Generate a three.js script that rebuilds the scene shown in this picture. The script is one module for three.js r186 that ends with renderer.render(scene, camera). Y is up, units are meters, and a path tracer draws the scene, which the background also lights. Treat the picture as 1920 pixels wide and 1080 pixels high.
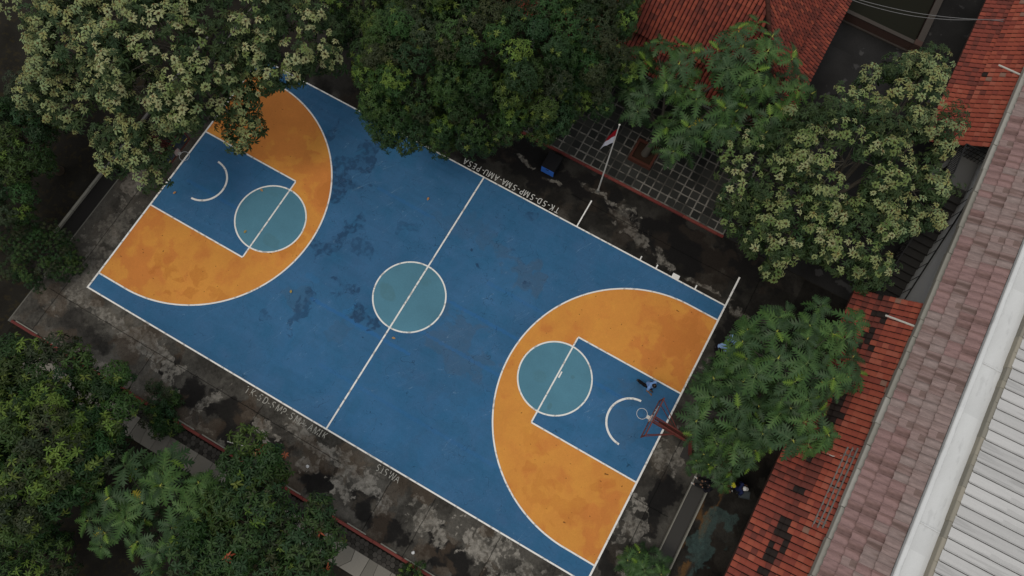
import * as THREE from 'three';
import { mergeGeometries, mergeVertices } from 'three/addons/utils/BufferGeometryUtils.js';
import { FontLoader } from 'three/addons/loaders/FontLoader.js';
import { MarchingCubes } from 'three/addons/objects/MarchingCubes.js';

// ------------------------------------------------------------------ camera, sky, sun, exposure
const scene = new THREE.Scene();
const EYE = new THREE.Vector3(8.625, 35.939, 6.2205);
const camera = new THREE.PerspectiveCamera(42.185, 1920 / 1080, 0.1, 600);
camera.position.copy(EYE);
camera.up.set(-0.47813, 0.27157, -0.83525);
camera.lookAt(EYE.x - 0.117551, EYE.y - 0.962226, EYE.z - 0.245568);

const renderer = new THREE.WebGLRenderer({ antialias: true });
renderer.setSize(1024, 576);
renderer.toneMapping = THREE.LinearToneMapping;
renderer.toneMappingExposure = 0.9;
renderer.shadowMap.enabled = true;

{ // an even overcast sky, brighter towards the zenith
  const W = 64, H = 32, d = new Float32Array(W * H * 4);
  for (let j = 0; j < H; j++) for (let i = 0; i < W; i++) {
    const el = ((j + 0.5) / H - 0.5) * Math.PI, s = Math.max(0, Math.sin(el)), L = 0.98 * (1 + 2 * s) / 3, o = (j * W + i) * 4;
    d[o] = L * 0.985; d[o + 1] = L; d[o + 2] = L * 1.02; d[o + 3] = 1;
  }
  const t = new THREE.DataTexture(d, W, H, THREE.RGBAFormat, THREE.FloatType);
  t.mapping = THREE.EquirectangularReflectionMapping; t.magFilter = t.minFilter = THREE.LinearFilter; t.needsUpdate = true;
  scene.background = t; scene.environment = t;
}
const sun = new THREE.DirectionalLight(0xfff4e4, 0.9);
sun.position.set(-14, 60, 22); sun.target.position.set(2, 0, -4);
sun.castShadow = true; sun.shadow.radius = 36; sun.shadow.mapSize.set(2048, 2048);
Object.assign(sun.shadow.camera, { left: -40, right: 40, top: 40, bottom: -40, near: 1, far: 140 });
scene.add(sun, sun.target);

// ------------------------------------------------------------------ helpers
const { PI, sin, cos, abs, min, max, floor, sqrt, hypot } = Math;
const clamp = (x, a = 0, b = 1) => x < a ? a : x > b ? b : x, mix = (a, b, t) => a + (b - a) * t;
const sstep = (a, b, x) => { const t = clamp((x - a) / (b - a)); return t * t * (3 - 2 * t); };
function rng(seed) { let s = seed | 0; return () => { s = (s + 0x6d2b79f5) | 0; let t = Math.imul(s ^ (s >>> 15), 1 | s); t = (t + Math.imul(t ^ (t >>> 7), 61 | t)) ^ t; return ((t ^ (t >>> 14)) >>> 0) / 4294967296; }; }
const V = (x, y, z) => new THREE.Vector3(x, y, z);
const PERM = new Float32Array(65536); { const r = rng(77); for (let i = 0; i < 65536; i++) PERM[i] = r(); }
const hash2 = (x, y) => PERM[((x * 374761 + y * 668265 + ((x * y) & 1023) * 97) ^ (x << 7) ^ (y << 3)) & 65535];
function noise(x, y) {
  const ix = floor(x), iy = floor(y), fx = x - ix, fy = y - iy, u = fx * fx * (3 - 2 * fx), v = fy * fy * (3 - 2 * fy);
  const a = hash2(ix, iy), b = hash2(ix + 1, iy), c = hash2(ix, iy + 1), d = hash2(ix + 1, iy + 1);
  return a + (b - a) * u + (c - a) * v + (a - b - c + d) * u * v;
}
function fbm(x, y, o = 4) { let s = 0, a = 0.5, n = 0; for (let i = 0; i < o; i++) { s += a * noise(x, y); n += a; a *= 0.5; const t = x * 1.6 - y * 1.2 + 13.7; y = x * 1.2 + y * 1.6 + 7.3; x = t; } return s / n; }
const SRGB = new Uint8Array(4097); for (let i = 0; i <= 4096; i++) { const c = i / 4096; SRGB[i] = Math.round(255 * (c <= 0.0031308 ? 12.92 * c : 1.055 * c ** (1 / 2.4) - 0.055)); }
function texture(w, h, x0, x1, z0, z1, fn) { // fn(x, z, out) writes a linear colour
  const d = new Uint8Array(w * h * 4), c = [0, 0, 0];
  for (let j = 0; j < h; j++) { const z = z0 + (z1 - z0) * (j + 0.5) / h; for (let i = 0; i < w; i++) { fn(x0 + (x1 - x0) * (i + 0.5) / w, z, c); const o = (j * w + i) * 4; for (let k = 0; k < 3; k++) d[o + k] = SRGB[clamp(c[k]) * 4096 | 0]; d[o + 3] = 255; } }
  const t = new THREE.DataTexture(d, w, h); t.colorSpace = THREE.SRGBColorSpace; t.magFilter = THREE.LinearFilter; t.minFilter = THREE.LinearMipmapLinearFilter; t.generateMipmaps = true; t.wrapS = t.wrapT = THREE.RepeatWrapping; t.needsUpdate = true;
  return t;
}
function grey(w, h, fn) { // a data map, tiling
  const d = new Uint8Array(w * h * 4);
  for (let j = 0; j < h; j++) for (let i = 0; i < w; i++) { const v = clamp(fn(i / w, j / h)) * 255, o = (j * w + i) * 4; d[o] = d[o + 1] = d[o + 2] = v; d[o + 3] = 255; }
  const t = new THREE.DataTexture(d, w, h); t.magFilter = THREE.LinearFilter; t.minFilter = THREE.LinearMipmapLinearFilter; t.generateMipmaps = true; t.wrapS = t.wrapT = THREE.RepeatWrapping; t.needsUpdate = true; return t;
}
const mat = (c, rough = 0.9, more = {}) => { const m = new THREE.MeshPhysicalMaterial({ roughness: rough, specularIntensity: rough > 0.65 ? 0.22 : 0.6, ...more }); if (c) m.color.setRGB(...c); return m; };
const taken = new Map();
function numbered(n) { const k = taken.get(n) ?? 0; taken.set(n, k + 1); return k ? n + '_' + String(k).padStart(3, '0') : n; }
function tag(o, label, category, group) { o.userData.label = label; o.userData.category = category; if (group) o.userData.group = group; return o; }
function thing(name, label, category, p = [0, 0, 0], turn = 0, group) { const g = new THREE.Group(); g.name = numbered(name); g.position.set(...p); g.rotation.y = turn; tag(g, label, category, group); scene.add(g); return g; }
function structure(name, p = [0, 0, 0]) { const g = new THREE.Group(); g.name = numbered(name); g.position.set(...p); g.userData.kind = 'structure'; scene.add(g); return g; }
function put(parent, name, geo, m, p, r) { const o = new THREE.Mesh(geo, m); o.name = name; if (p) o.position.set(...p); if (r) o.rotation.set(...r); o.castShadow = o.receiveShadow = true; parent.add(o); return o; }
function top(name, geo, m, label, category, p, r, group) { const o = put(scene, numbered(name), geo, m, p, r); return tag(o, label, category, group); }
function struct(name, geo, m, p, r) { const o = put(scene, numbered(name), geo, m, p, r); o.userData.kind = 'structure'; return o; }
const box = (w, h, d, x = 0, y = 0, z = 0) => new THREE.BoxGeometry(w, h, d).translate(x, y, z);
function chamfer(w, h, d, b = 0.012, x = 0, y = 0, z = 0) { // box with chamfered upper edges, base at y
  const s = new THREE.Shape([[-w / 2 + b, -d / 2 + b], [w / 2 - b, -d / 2 + b], [w / 2 - b, d / 2 - b], [-w / 2 + b, d / 2 - b]].map((q) => new THREE.Vector2(...q)));
  const g = new THREE.ExtrudeGeometry(s, { depth: h - 2 * b, bevelEnabled: true, bevelThickness: b, bevelSize: b, bevelSegments: 1, steps: 1 });
  return g.rotateX(-PI / 2).translate(x, y + b, z);
}
function tube(pts, r0, r1 = r0, seg = 8, sides = 6, shape) { // tapered tube through points
  const c = pts.length > 2 ? new THREE.CatmullRomCurve3(pts) : new THREE.LineCurve3(pts[0], pts[1]);
  const g = new THREE.TubeGeometry(c, seg, 1, sides, false), p = g.attributes.position, q = V();
  for (let i = 0; i <= seg; i++) { const a = c.getPointAt(i / seg), r = shape ? shape(i / seg) : mix(r0, r1, i / seg); for (let j = 0; j <= sides; j++) { const k = i * (sides + 1) + j; q.fromBufferAttribute(p, k).sub(a).multiplyScalar(r).add(a); p.setXYZ(k, q.x, q.y, q.z); } }
  g.deleteAttribute('uv');
  return g;
}
function rod(a, b, r, sides = 8) { const d = b.clone().sub(a), g = new THREE.CylinderGeometry(r, r, d.length(), sides); g.applyQuaternion(new THREE.Quaternion().setFromUnitVectors(V(0, 1, 0), d.clone().normalize())); const m = a.clone().add(b).multiplyScalar(0.5); return g.translate(m.x, m.y, m.z); }
function beam(a, b, w, h) { const d = b.clone().sub(a), g = new THREE.BoxGeometry(w, h, d.length()), m = new THREE.Matrix4().lookAt(b, a, V(0, 1, 0)); g.applyMatrix4(m); const c = a.clone().add(b).multiplyScalar(0.5); return g.translate(c.x, c.y, c.z); }
class MB { // loose vertices with colours
  constructor() { this.p = []; this.c = []; this.i = []; }
  v(x, y, z, c) { this.p.push(x, y, z); if (c) this.c.push(c[0], c[1], c[2]); return this.p.length / 3 - 1; }
  t(...k) { this.i.push(...k); }
  geo() { const g = new THREE.BufferGeometry(); g.setAttribute('position', new THREE.Float32BufferAttribute(this.p, 3)); if (this.c.length) g.setAttribute('color', new THREE.Float32BufferAttribute(this.c, 3)); g.setIndex(this.i); g.computeVertexNormals(); return g; }
}
const worldUV = (g, x0, x1, z0, z1, ox = 0, oz = 0) => { const p = g.attributes.position, u = new Float32Array(p.count * 2); for (let i = 0; i < p.count; i++) { u[2 * i] = (p.getX(i) + ox - x0) / (x1 - x0); u[2 * i + 1] = (p.getZ(i) + oz - z0) / (z1 - z0); } g.setAttribute('uv', new THREE.BufferAttribute(u, 2)); return g; };
// a flat sheet in the ground plane from a list of [x, z]
function sheet(poly, y, holes = []) {
  const s = new THREE.Shape(poly.map(([x, z]) => new THREE.Vector2(x, -z)));
  for (const h of holes) s.holes.push(new THREE.Path(h.map(([x, z]) => new THREE.Vector2(x, -z))));
  return new THREE.ShapeGeometry(s).rotateX(-PI / 2).translate(0, y, 0);
}
const rect = (x0, x1, z0, z1) => [[x0, z0], [x1, z0], [x1, z1], [x0, z1]];
const arc = (cx, cz, r, a0, a1, n) => Array.from({ length: n + 1 }, (_, i) => { const a = a0 + (a1 - a0) * i / n; return [cx + r * cos(a), cz + r * sin(a)]; });
// stain list entry [x, z, rx, rz, turn, weight]: an irregular outline, 0..1
function blots(list, x, z, ragged = 1, soft = 0.3, freq = 1.7) {
  let m = 0; const n = fbm(x * freq + 5, z * freq + 9, 5) - 0.5;
  for (const [cx, cz, rx, rz, a, w] of list) {
    const dx = x - cx, dz = z - cz; if (abs(dx) > (rx + rz) * 1.6 || abs(dz) > (rx + rz) * 1.6) continue;
    const c = cos(a), s = sin(a), e = 1 - hypot((dx * c + dz * s) / rx, (dz * c - dx * s) / rz) + n * 2.2 * ragged;
    const k = w * sstep(0.02, soft, e); if (k > m) m = k;
  }
  return m;
}
// ------------------------------------------------------------------ ground, yard and court
const concreteBump = grey(512, 512, (u, v) => { const a = u * 2 * PI, b = v * 2 * PI; return 0.25 + 0.5 * fbm(8 + 6 * cos(a) + 4 * sin(b), 8 + 6 * sin(a) + 4 * cos(b), 5) + 0.25 * noise(u * 512, v * 512); });
concreteBump.repeat.set(12, 7);

{ // soil that goes on past the frame
  const t = texture(1024, 1024, 0, 16, 0, 16, (x, z, c) => {
    const n = fbm(x * 0.9, z * 0.9, 6), g = noise(x * 40, z * 40), l = sstep(0.62, 0.7, fbm(x * 5 + 3, z * 5, 3)) * 0.6;
    const k = 0.006 + 0.016 * n * n + 0.006 * g; c[0] = k * 1.05 + l * 0.012; c[1] = k * 0.95 + l * 0.008; c[2] = k * 0.75;
  });
  const g = new THREE.PlaneGeometry(500, 500).rotateX(-PI / 2); worldUV(g, 0, 16, 0, 16);
  struct('ground', g, mat(null, 1, { map: t, bumpMap: t, bumpScale: 0.02 }), [0, -0.06, 0]);
}

// the concrete yard round the court: grey screed, black algae, pale scoured patches, worn green and ochre paint by the building
const PALE = [ // scoured pale patches where the photograph shows them
  [-12.6, 8.15, 2.6, 0.28, 0.03, 0.55], [-9.9, 8.3, 1.5, 0.55, 0.1, 0.9], [-8.6, 8.55, 0.9, 0.45, 0.3, 1], [-7.7, 9.35, 0.75, 0.28, 0.5, 1], [-14.6, 6.6, 0.8, 2.2, 0, 0.26], [-14.9, 4.2, 0.7, 1.5, 0.2, 0.22],
  [-7.6, 8.5, 0.35, 0.3, 0, 0.9], [-2.6, 8.85, 0.75, 0.28, 0.2, 1], [-2.1, 9.35, 0.5, 0.22, 0.6, 0.8], [-1.1, 8.15, 0.8, 0.3, 0.1, 0.6], [0.7, 8.35, 1.0, 0.35, 0.0, 0.7],
  [2.0, 8.5, 1.1, 0.55, 0.15, 1], [2.1, 9.35, 0.75, 0.35, 0.2, 0.9], [3.1, 8.6, 0.7, 0.5, 0.4, 0.8], [-0.1, 9.2, 0.35, 0.2, 0.9, 0.8], [0.4, 9.0, 0.3, 0.5, 0.5, 0.7], [4.3, 9.1, 0.2, 0.6, 0.3, 0.7],
  [6.2, 8.6, 0.9, 0.5, 0.1, 0.6], [7.0, 8.9, 0.6, 0.4, 0.5, 0.5], [9.3, 8.35, 1.3, 0.75, 0.15, 0.75], [11.4, 8.5, 0.9, 0.5, 0.1, 0.45], [12.6, 8.3, 0.8, 0.4, 0, 0.4], [-5.6, 9.3, 0.22, 1.0, 0.35, 0.5],
  [7.3, -9.2, 0.9, 0.5, 0.4, 0.22], [8.4, -8.5, 1.3, 0.35, 0.15, 0.36], [10.2, -8.0, 0.9, 0.15, 0.2, 0.5], [6.4, -9.6, 1.4, 0.12, 0.05, 0.5], [3.2, -9.05, 0.5, 0.08, 0.1, 0.4], [1.4, -9.3, 0.6, 0.12, 0.15, 0.5], [12.6, -7.8, 1.2, 0.1, 0, 0.5],
  [14.7, 4.4, 0.7, 0.7, 0, 0.5], [14.6, 3.2, 0.5, 0.35, 0.7, 0.65], [14.5, 1.0, 0.4, 0.8, 0, 0.45], [15.2, 0.2, 0.5, 0.9, 0.3, 0.5], [15.2, -1.2, 0.6, 0.6, 0, 0.45], [14.9, -4.2, 0.6, 0.5, 0, 0.35], [15.1, 5.6, 0.5, 0.5, 0, 0.5], [14.7, -7.4, 0.5, 0.25, 0, 0.4],
  [-15.4, 1.5, 0.5, 1.4, 0, 0.3], [-15.2, 9.0, 0.9, 0.2, 0.3, 0.35], [-11.0, 10.2, 1.3, 0.18, 0, 0.6], [-7.5, 10.3, 1.1, 0.16, 0, 0.6], [-5.1, 10.35, 1.3, 0.12, 0, 0.5]];
const BLACK = [[10.4, -9.2, 3.6, 1.4, 0, 1], [2.0, -9.4, 3.2, 1.1, 0, 1], [5.2, -9.7, 1.8, 0.8, 0, 0.9], [-4, -9.2, 4, 1.6, 0, 0.9], [-13.1, 9.4, 2.2, 0.8, 0.05, 0.6], [-8.1, 8.9, 0.5, 0.4, 0.4, 1], [-7.9, 8.2, 0.35, 0.3, 0, 0.8], [-6.2, 9.2, 1.3, 1.1, 0, 0.95], [-4.1, 9.2, 1.3, 0.9, 0, 0.85], [-1.5, 9.5, 1.2, 0.7, 0.2, 0.95], [1.0, 9.6, 0.9, 0.7, 0, 1], [1.6, 8.85, 0.3, 0.28, 0.2, 0.9], [2.6, 8.85, 0.25, 0.2, 0, 0.8],
  [4.2, 9.7, 1.6, 0.6, 0.2, 0.95], [7.8, 9.4, 1.5, 0.9, 0.2, 1], [10.9, 9.6, 2.2, 0.6, 0, 0.8], [15.3, 2.2, 0.7, 1.0, 0.2, 1], [14.9, -6.3, 0.8, 1.4, 0, 1], [15.3, 3.9, 0.5, 0.5, 0, 0.8], [14.6, 6.4, 0.6, 0.6, 0, 0.8], [-15.6, -3, 1.2, 3.5, 0, 0.8], [-15.0, -7.5, 2.2, 2.2, 0, 0.9], [13.6, -9.8, 2.5, 1, 0, 1], [18.6, 4.4, 0.7, 1.2, 0, 0.8], [18.4, -0.6, 1.0, 1.5, 0, 0.8]];
const SLOTS = [[0, 8.42, -15.6, 1.5], [1, 3.95, 7.6, 10.6], [1, 6.15, 7.6, 10.6], [1, -9.2, 8.4, 10.6], [1, -3.2, 7.6, 10.6], [1, -15.0, -4, 10.5], [0, -8.9, 4.4, 13.8], [1, 14.9, -10, 6.5], [0, 3.05, 14.1, 15.9], [0, -1.5, 14.1, 15.9], [1, 9.6, 7.6, 10.6]]; // joints between the slabs: [along z?, at, from, to]
const GREEN = [[17.9, 3.0, 0.6, 1.6, 0.05, 0.8], [18.0, 5.6, 0.7, 1.0, 0.1, 0.9], [17.6, 3.5, 0.22, 0.45, 0.3, 1], [18.6, 1.9, 0.4, 0.7, 0, 0.9], [17.9, -1.9, 0.5, 0.9, 0, 0.7], [18.4, -5, 0.8, 3, 0, 0.6]];
{
  const X0 = -16.25, X1 = 21.25, Z0 = -10.7, Z1 = 10.7;
  const t = texture(2048, 1172, X0, X1, Z0, Z1, (x, z, c) => {
    const wx = x + (fbm(x * 2.2, z * 2.2, 4) - 0.5) * 0.45 + (fbm(x * 11, z * 11, 3) - 0.5) * 0.12, wz = z + (fbm(x * 2.2 + 40, z * 2.2 + 17, 4) - 0.5) * 0.45 + (fbm(x * 11 + 5, z * 11, 3) - 0.5) * 0.12;
    const big = fbm(x * 0.35 + 2, z * 0.35, 4), mid = fbm(wx * 1.3, wz * 1.3, 5), fine = fbm(x * 9, z * 9, 3), grain = noise(x * 46, z * 46);
    let k = 0.026 + 0.030 * sstep(0.3, 0.75, mid) * (0.45 + big) + 0.016 * (fine - 0.5);
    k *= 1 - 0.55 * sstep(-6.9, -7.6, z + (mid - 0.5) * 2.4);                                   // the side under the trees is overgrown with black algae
    let r = k * 1.08, g = k, b = k * 0.86;
    { const q = 1 + sstep(6.6, 7.5, z + (mid - 0.5) * 2) * (0.15 + 0.4 * fine + 0.4 * sstep(-7, -9, x + (mid - 0.5) * 4)); r *= q; g *= q; b *= q; }
    const bl = blots(BLACK, wx, wz, 0.8); r = mix(r, 0.0085, bl * 0.92); g = mix(g, 0.008, bl * 0.92); b = mix(b, 0.0078, bl * 0.92);
    const pa = blots(PALE, wx, wz, 1.15, 0.12, 3.4), pk = pa * (0.30 + 1.25 * sstep(0.3, 0.6, fbm(x * 7.5 + 3, z * 7.5, 5))), pv = 0.165 + 0.15 * (fine - 0.5) + 0.12 * (mid - 0.5), ha = blots(PALE, wx, wz, 1.7, 0.7, 1.6) * 0.55 * (0.5 + fine); r = mix(r, 0.098, ha); g = mix(g, 0.082, ha); b = mix(b, 0.063, ha); r = mix(r, pv * 1.04, clamp(pk)); g = mix(g, pv * 0.96, clamp(pk)); b = mix(b, pv * 0.83, clamp(pk));
    const br = sstep(0.56, 0.66, fbm(wx * 0.9 + 31, wz * 0.9 + 5, 5)) * mix(0.15, 0.45, sstep(6.8, 7.5, z)); r = mix(r, 0.075, br); g = mix(g, 0.053, br); b = mix(b, 0.036, br);
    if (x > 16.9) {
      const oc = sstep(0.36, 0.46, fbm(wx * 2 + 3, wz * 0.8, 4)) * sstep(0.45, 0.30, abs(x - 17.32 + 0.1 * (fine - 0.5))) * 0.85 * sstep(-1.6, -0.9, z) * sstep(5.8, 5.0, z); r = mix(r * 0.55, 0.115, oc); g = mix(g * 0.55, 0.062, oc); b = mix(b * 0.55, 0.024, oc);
      const gr = blots(GREEN, wx, wz, 1.2) * (0.4 + 0.7 * fine); r = mix(r, 0.045, gr); g = mix(g, 0.075, gr); b = mix(b, 0.07, gr);
    }
    for (const [ax, p, a, e] of SLOTS) { const u = ax ? x : z, v = ax ? z : x; if (v > a && v < e && abs(u - p + 0.05 * (fbm(v * 3, p, 3) - 0.5)) < 0.014 + 0.012 * fine) { r *= 0.35; g *= 0.35; b *= 0.35; } }
    const ck = abs(fbm(x * 1.1 + 50, z * 1.1 + 20, 5) - 0.5) < 0.0022 ? 0.5 : 1; r *= ck; g *= ck; b *= ck;
    const f = 0.78 + 0.44 * grain; c[0] = r * f; c[1] = g * f; c[2] = b * f;
  });
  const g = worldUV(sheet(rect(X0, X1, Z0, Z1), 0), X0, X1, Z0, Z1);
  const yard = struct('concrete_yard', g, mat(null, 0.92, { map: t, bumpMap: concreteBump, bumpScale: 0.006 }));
  // cracked joints as real slots would be under a pixel wide; the slab edge is a real step of 6 cm down to the soil
  put(yard, 'slab_edge', mergeGeometries([box(0.06, 0.2, 21.4, X0 - 0.031, -0.103, 0)]), mat([0.12, 0.115, 0.1], 0.95));
}
{ // dark asphalt yard behind the hip-roofed house and the lane beyond the planter
  const t = texture(1024, 1024, 0, 12, 0, 12, (x, z, c) => { const n = fbm(x * 0.8, z * 0.8, 5), k = 0.010 + 0.012 * n + 0.010 * noise(x * 42, z * 42) * n + sstep(0.66, 0.74, fbm(x * 1.7 + 9, z * 1.7, 4)) * 0.03; c[0] = k; c[1] = k * 0.97; c[2] = k * 0.95; });
  const g = sheet(rect(11.4, 21.25, -46, -10.75), -0.02); worldUV(g, 0, 12, 0, 12); struct('asphalt_yard', g, mat(null, 0.9, { map: t }));
}

const CX0 = -16, CX1 = 16, CZ0 = -8, CZ1 = 8;
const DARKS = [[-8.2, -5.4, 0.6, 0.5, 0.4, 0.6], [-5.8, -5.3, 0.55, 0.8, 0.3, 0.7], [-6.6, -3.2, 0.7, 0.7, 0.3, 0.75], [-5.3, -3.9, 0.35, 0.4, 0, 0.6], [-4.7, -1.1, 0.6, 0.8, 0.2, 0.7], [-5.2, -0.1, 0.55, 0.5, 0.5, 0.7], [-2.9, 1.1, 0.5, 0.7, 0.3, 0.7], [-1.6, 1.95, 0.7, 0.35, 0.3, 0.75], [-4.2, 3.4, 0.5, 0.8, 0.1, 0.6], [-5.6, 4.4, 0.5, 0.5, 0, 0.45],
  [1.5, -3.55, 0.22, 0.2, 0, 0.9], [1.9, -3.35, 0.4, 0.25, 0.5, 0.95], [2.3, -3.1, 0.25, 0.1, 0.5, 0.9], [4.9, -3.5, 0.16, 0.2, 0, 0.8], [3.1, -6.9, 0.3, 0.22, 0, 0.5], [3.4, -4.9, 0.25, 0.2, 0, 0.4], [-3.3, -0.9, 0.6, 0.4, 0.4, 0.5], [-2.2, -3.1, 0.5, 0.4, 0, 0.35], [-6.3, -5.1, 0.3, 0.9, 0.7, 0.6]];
const WORN = [[4.4, -3.9, 1.4, 0.9, 0.3, 0.7], [3.0, -4.4, 0.8, 0.6, 0.2, 0.5], [2.9, 0.3, 1.6, 1.3, 0.5, 0.6], [4.3, 1.4, 1.3, 1.0, 0.1, 0.55], [-4.9, 2.9, 0.9, 0.6, 0.3, 0.4], [1.9, -4.6, 0.6, 0.5, 0, 0.4], [-1.9, 2.9, 0.6, 0.9, 0.4, 0.35], [11.9, -1.2, 1.3, 0.7, 0, 0.35], [12.0, 0.5, 0.9, 0.7, 0, 0.35], [0.1, -4.6, 1.2, 0.7, 0, 0.25]];
const REPAINT = [[-2.15, 2.0, 0.16, 0.55, 0.55, 1], [-4.6, 1.55, 0.5, 0.25, 0.1, 0.6], [-1.2, 2.55, 0.9, 0.16, 0.08, 0.6], [6.2, 2.6, 1.2, 1.4, 0.2, 0.4], [2.4, 5.2, 3.5, 1.6, 0.1, 0.35], [-2.5, 5.4, 2.5, 1.3, 0, 0.3]];
const JOINTS = [[-0.8, 1.7, 11.8, 0.5], [2.45, -4.2, 1.6, 0.6], [-4.2, -4.5, -1, 0.35], [1.2, 1, 6, 0.4], [5.0, -2, 9, 0.25], [-2.6, 3, 7.5, 0.3], [0.35, -13.2, -10, 0.4]];
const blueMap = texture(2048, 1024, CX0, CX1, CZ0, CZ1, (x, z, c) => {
  const wx = x + (fbm(x * 1.5, z * 1.5, 3) - 0.5) * 0.7, wz = z + (fbm(x * 1.5 + 20, z * 1.5 + 50, 3) - 0.5) * 0.7;
  const big = fbm(x * 0.28 + 3, z * 0.28 + 8, 4), mid = fbm(wx * 1.6 + 11, wz * 1.6, 5), fine = fbm(x * 11, z * 11, 3), grain = noise(x * 60, z * 60);
  const h = 0.82 + 0.34 * big * (0.6 + 0.8 * mid) + 0.10 * (fine - 0.5) + 0.13 * (fbm(x * 0.5 + 30, z * 5.5, 4) - 0.5) + 0.10 * (fbm(x * 6.5, z * 0.6 + 9, 3) - 0.5) * big;
  let r = 0.034 * h + 0.016 * (mid - 0.4), g = 0.119 * h, b = 0.236 * h;
  const w = blots(WORN, wx, wz, 0.9) * 0.62 * (0.6 + 0.6 * fine); r = mix(r, 0.062, w); g = mix(g, 0.092, w); b = mix(b, 0.135, w);
  const rp = blots(REPAINT, wx, wz, 0.7) * 0.5; r = mix(r, 0.030, rp); g = mix(g, 0.142, rp); b = mix(b, 0.31, rp);
  for (const [jz, a, e, s] of JOINTS) { const q = abs(z - jz - 0.05 * (mid - 0.5)); if (q < 0.2 && x > a && x < e) { const k = s * sstep(0.13, 0.05, q + 0.12 * (fine - 0.5)); r = mix(r, 0.027, k); g = mix(g, 0.125, k); b = mix(b, 0.31, k); } }
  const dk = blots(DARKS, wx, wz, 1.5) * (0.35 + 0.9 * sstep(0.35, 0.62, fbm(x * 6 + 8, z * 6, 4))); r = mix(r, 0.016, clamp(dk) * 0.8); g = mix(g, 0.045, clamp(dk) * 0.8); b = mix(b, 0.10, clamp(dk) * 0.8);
  const cr = abs(fbm(x * 0.8 + 71, z * 0.8 + 3, 4) - 0.5) < 0.0016 ? 0.45 : 0; r *= 1 - cr; g *= 1 - cr; b *= 1 - cr;
  const fl = noise(x * 8.7 + 3, z * 8.7) > 0.94 && fine > 0.46 ? 0.35 * mid : 0, sc = abs(fbm(x * 2.2 + z * 1.3, z * 0.25 - x * 0.1 + 40, 3) - 0.5) < 0.0022 && mid > 0.52 ? 0.12 : 0; r = r * (1 - fl) + sc * 0.5; g = g * (1 - fl) + sc * 0.6; b = b * (1 - fl) + sc * 0.6;
  const f = 0.9 + 0.2 * grain; c[0] = r * f; c[1] = g * f; c[2] = b * f;
});
const OST = [[-10.4, 5.0, 1.0, 0.6, 0.3, 0.8], [-9.7, 4.3, 0.6, 0.5, 0, 0.7], [-11.2, 4.6, 0.7, 0.4, 0.4, 0.5], [-8.2, 4.5, 0.5, 0.35, 0.5, 0.6], [-6.6, 0.5, 0.35, 0.9, 0.1, 0.6], [-6.7, -2.8, 0.4, 0.6, 0, 0.5], [10.2, 4.6, 1.2, 0.6, 0.3, 0.45], [12.0, 4.7, 0.4, 1.3, 0.5, 0.5], [11.0, 5.2, 0.8, 0.5, 0, 0.4], [12.9, -4.9, 0.7, 1.2, 0.2, 0.45], [11.6, -5.0, 0.8, 0.6, 0, 0.35], [9.0, 3.3, 0.8, 0.4, 0.4, 0.35], [12.6, -3.4, 0.6, 0.6, 0, 0.4]];
const REDDER = [[-11.5, -4.8, 4.5, 3.2, 0, 1], [-12.8, 4.4, 2.4, 2.6, 0.2, 0.75], [-6.6, -3.5, 1.6, 3, 0, 0.8], [12.9, -4.6, 2.0, 2.6, 0.2, 0.9], [13.2, 4.4, 0.9, 2.4, 0, 0.5]];
const orangeMap = texture(2048, 1024, CX0, CX1, CZ0, CZ1, (x, z, c) => {
  if (abs(x) < 4.8) { c[0] = c[1] = c[2] = 0.2; return; }
  const wx = x + (fbm(x * 2, z * 2, 3) - 0.5) * 0.6, wz = z + (fbm(x * 2 + 9, z * 2 + 2, 3) - 0.5) * 0.6, big = fbm(x * 0.35 + 60, z * 0.35, 4), mid = fbm(wx * 1.8, wz * 1.8, 5), fine = fbm(x * 12, z * 12, 3), grain = noise(x * 62, z * 62);
  const h = 0.86 + 0.22 * big + 0.12 * (mid - 0.5) + 0.06 * (fine - 0.5);
  let r = 0.62 * h, g = 0.262 * h * (0.93 + 0.14 * mid), b = 0.052 * h;
  const deep = 0.9 * sstep(0.30, 0.64, fbm(wx * 1.5 + 7, wz * 1.5, 6) + (blots(REDDER, wx, wz, 0.5, 0.5) - 0.5) * 0.42); r = mix(r, 0.56 * h, deep); g = mix(g, 0.198 * h, deep); b = mix(b, 0.046 * h, deep); // redder, darker orange in mottled patches
  const s = blots(OST, wx, wz, 1.4) * (0.3 + 0.7 * fine) * 0.75; r = mix(r, 0.40, s); g = mix(g, 0.125, s); b = mix(b, 0.022, s);
  const sp = noise(x * 7.3 + 3, z * 7.3) > 0.965 && fine > 0.5 ? 0.7 : 0; r *= 1 - sp; g *= 1 - sp; b *= 1 - sp;
  const f = 0.92 + 0.16 * grain; c[0] = r * f; c[1] = g * f; c[2] = b * f;
});
const TST = [[-0.95, 0.3, 0.62, 0.4, 0.35, 0.8], [0.2, -1.1, 0.4, 0.3, 0, 0.4], [-7.6, 0.9, 0.6, 0.35, 0.2, 0.6], [-8.9, -1.2, 0.4, 0.2, 0, 0.3], [7.6, 0.3, 0.4, 0.35, 0, 0.4], [8.7, 1.3, 0.12, 0.2, 0, 0.9], [9, -0.5, 0.1, 0.1, 0, 0.9]];
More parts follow.
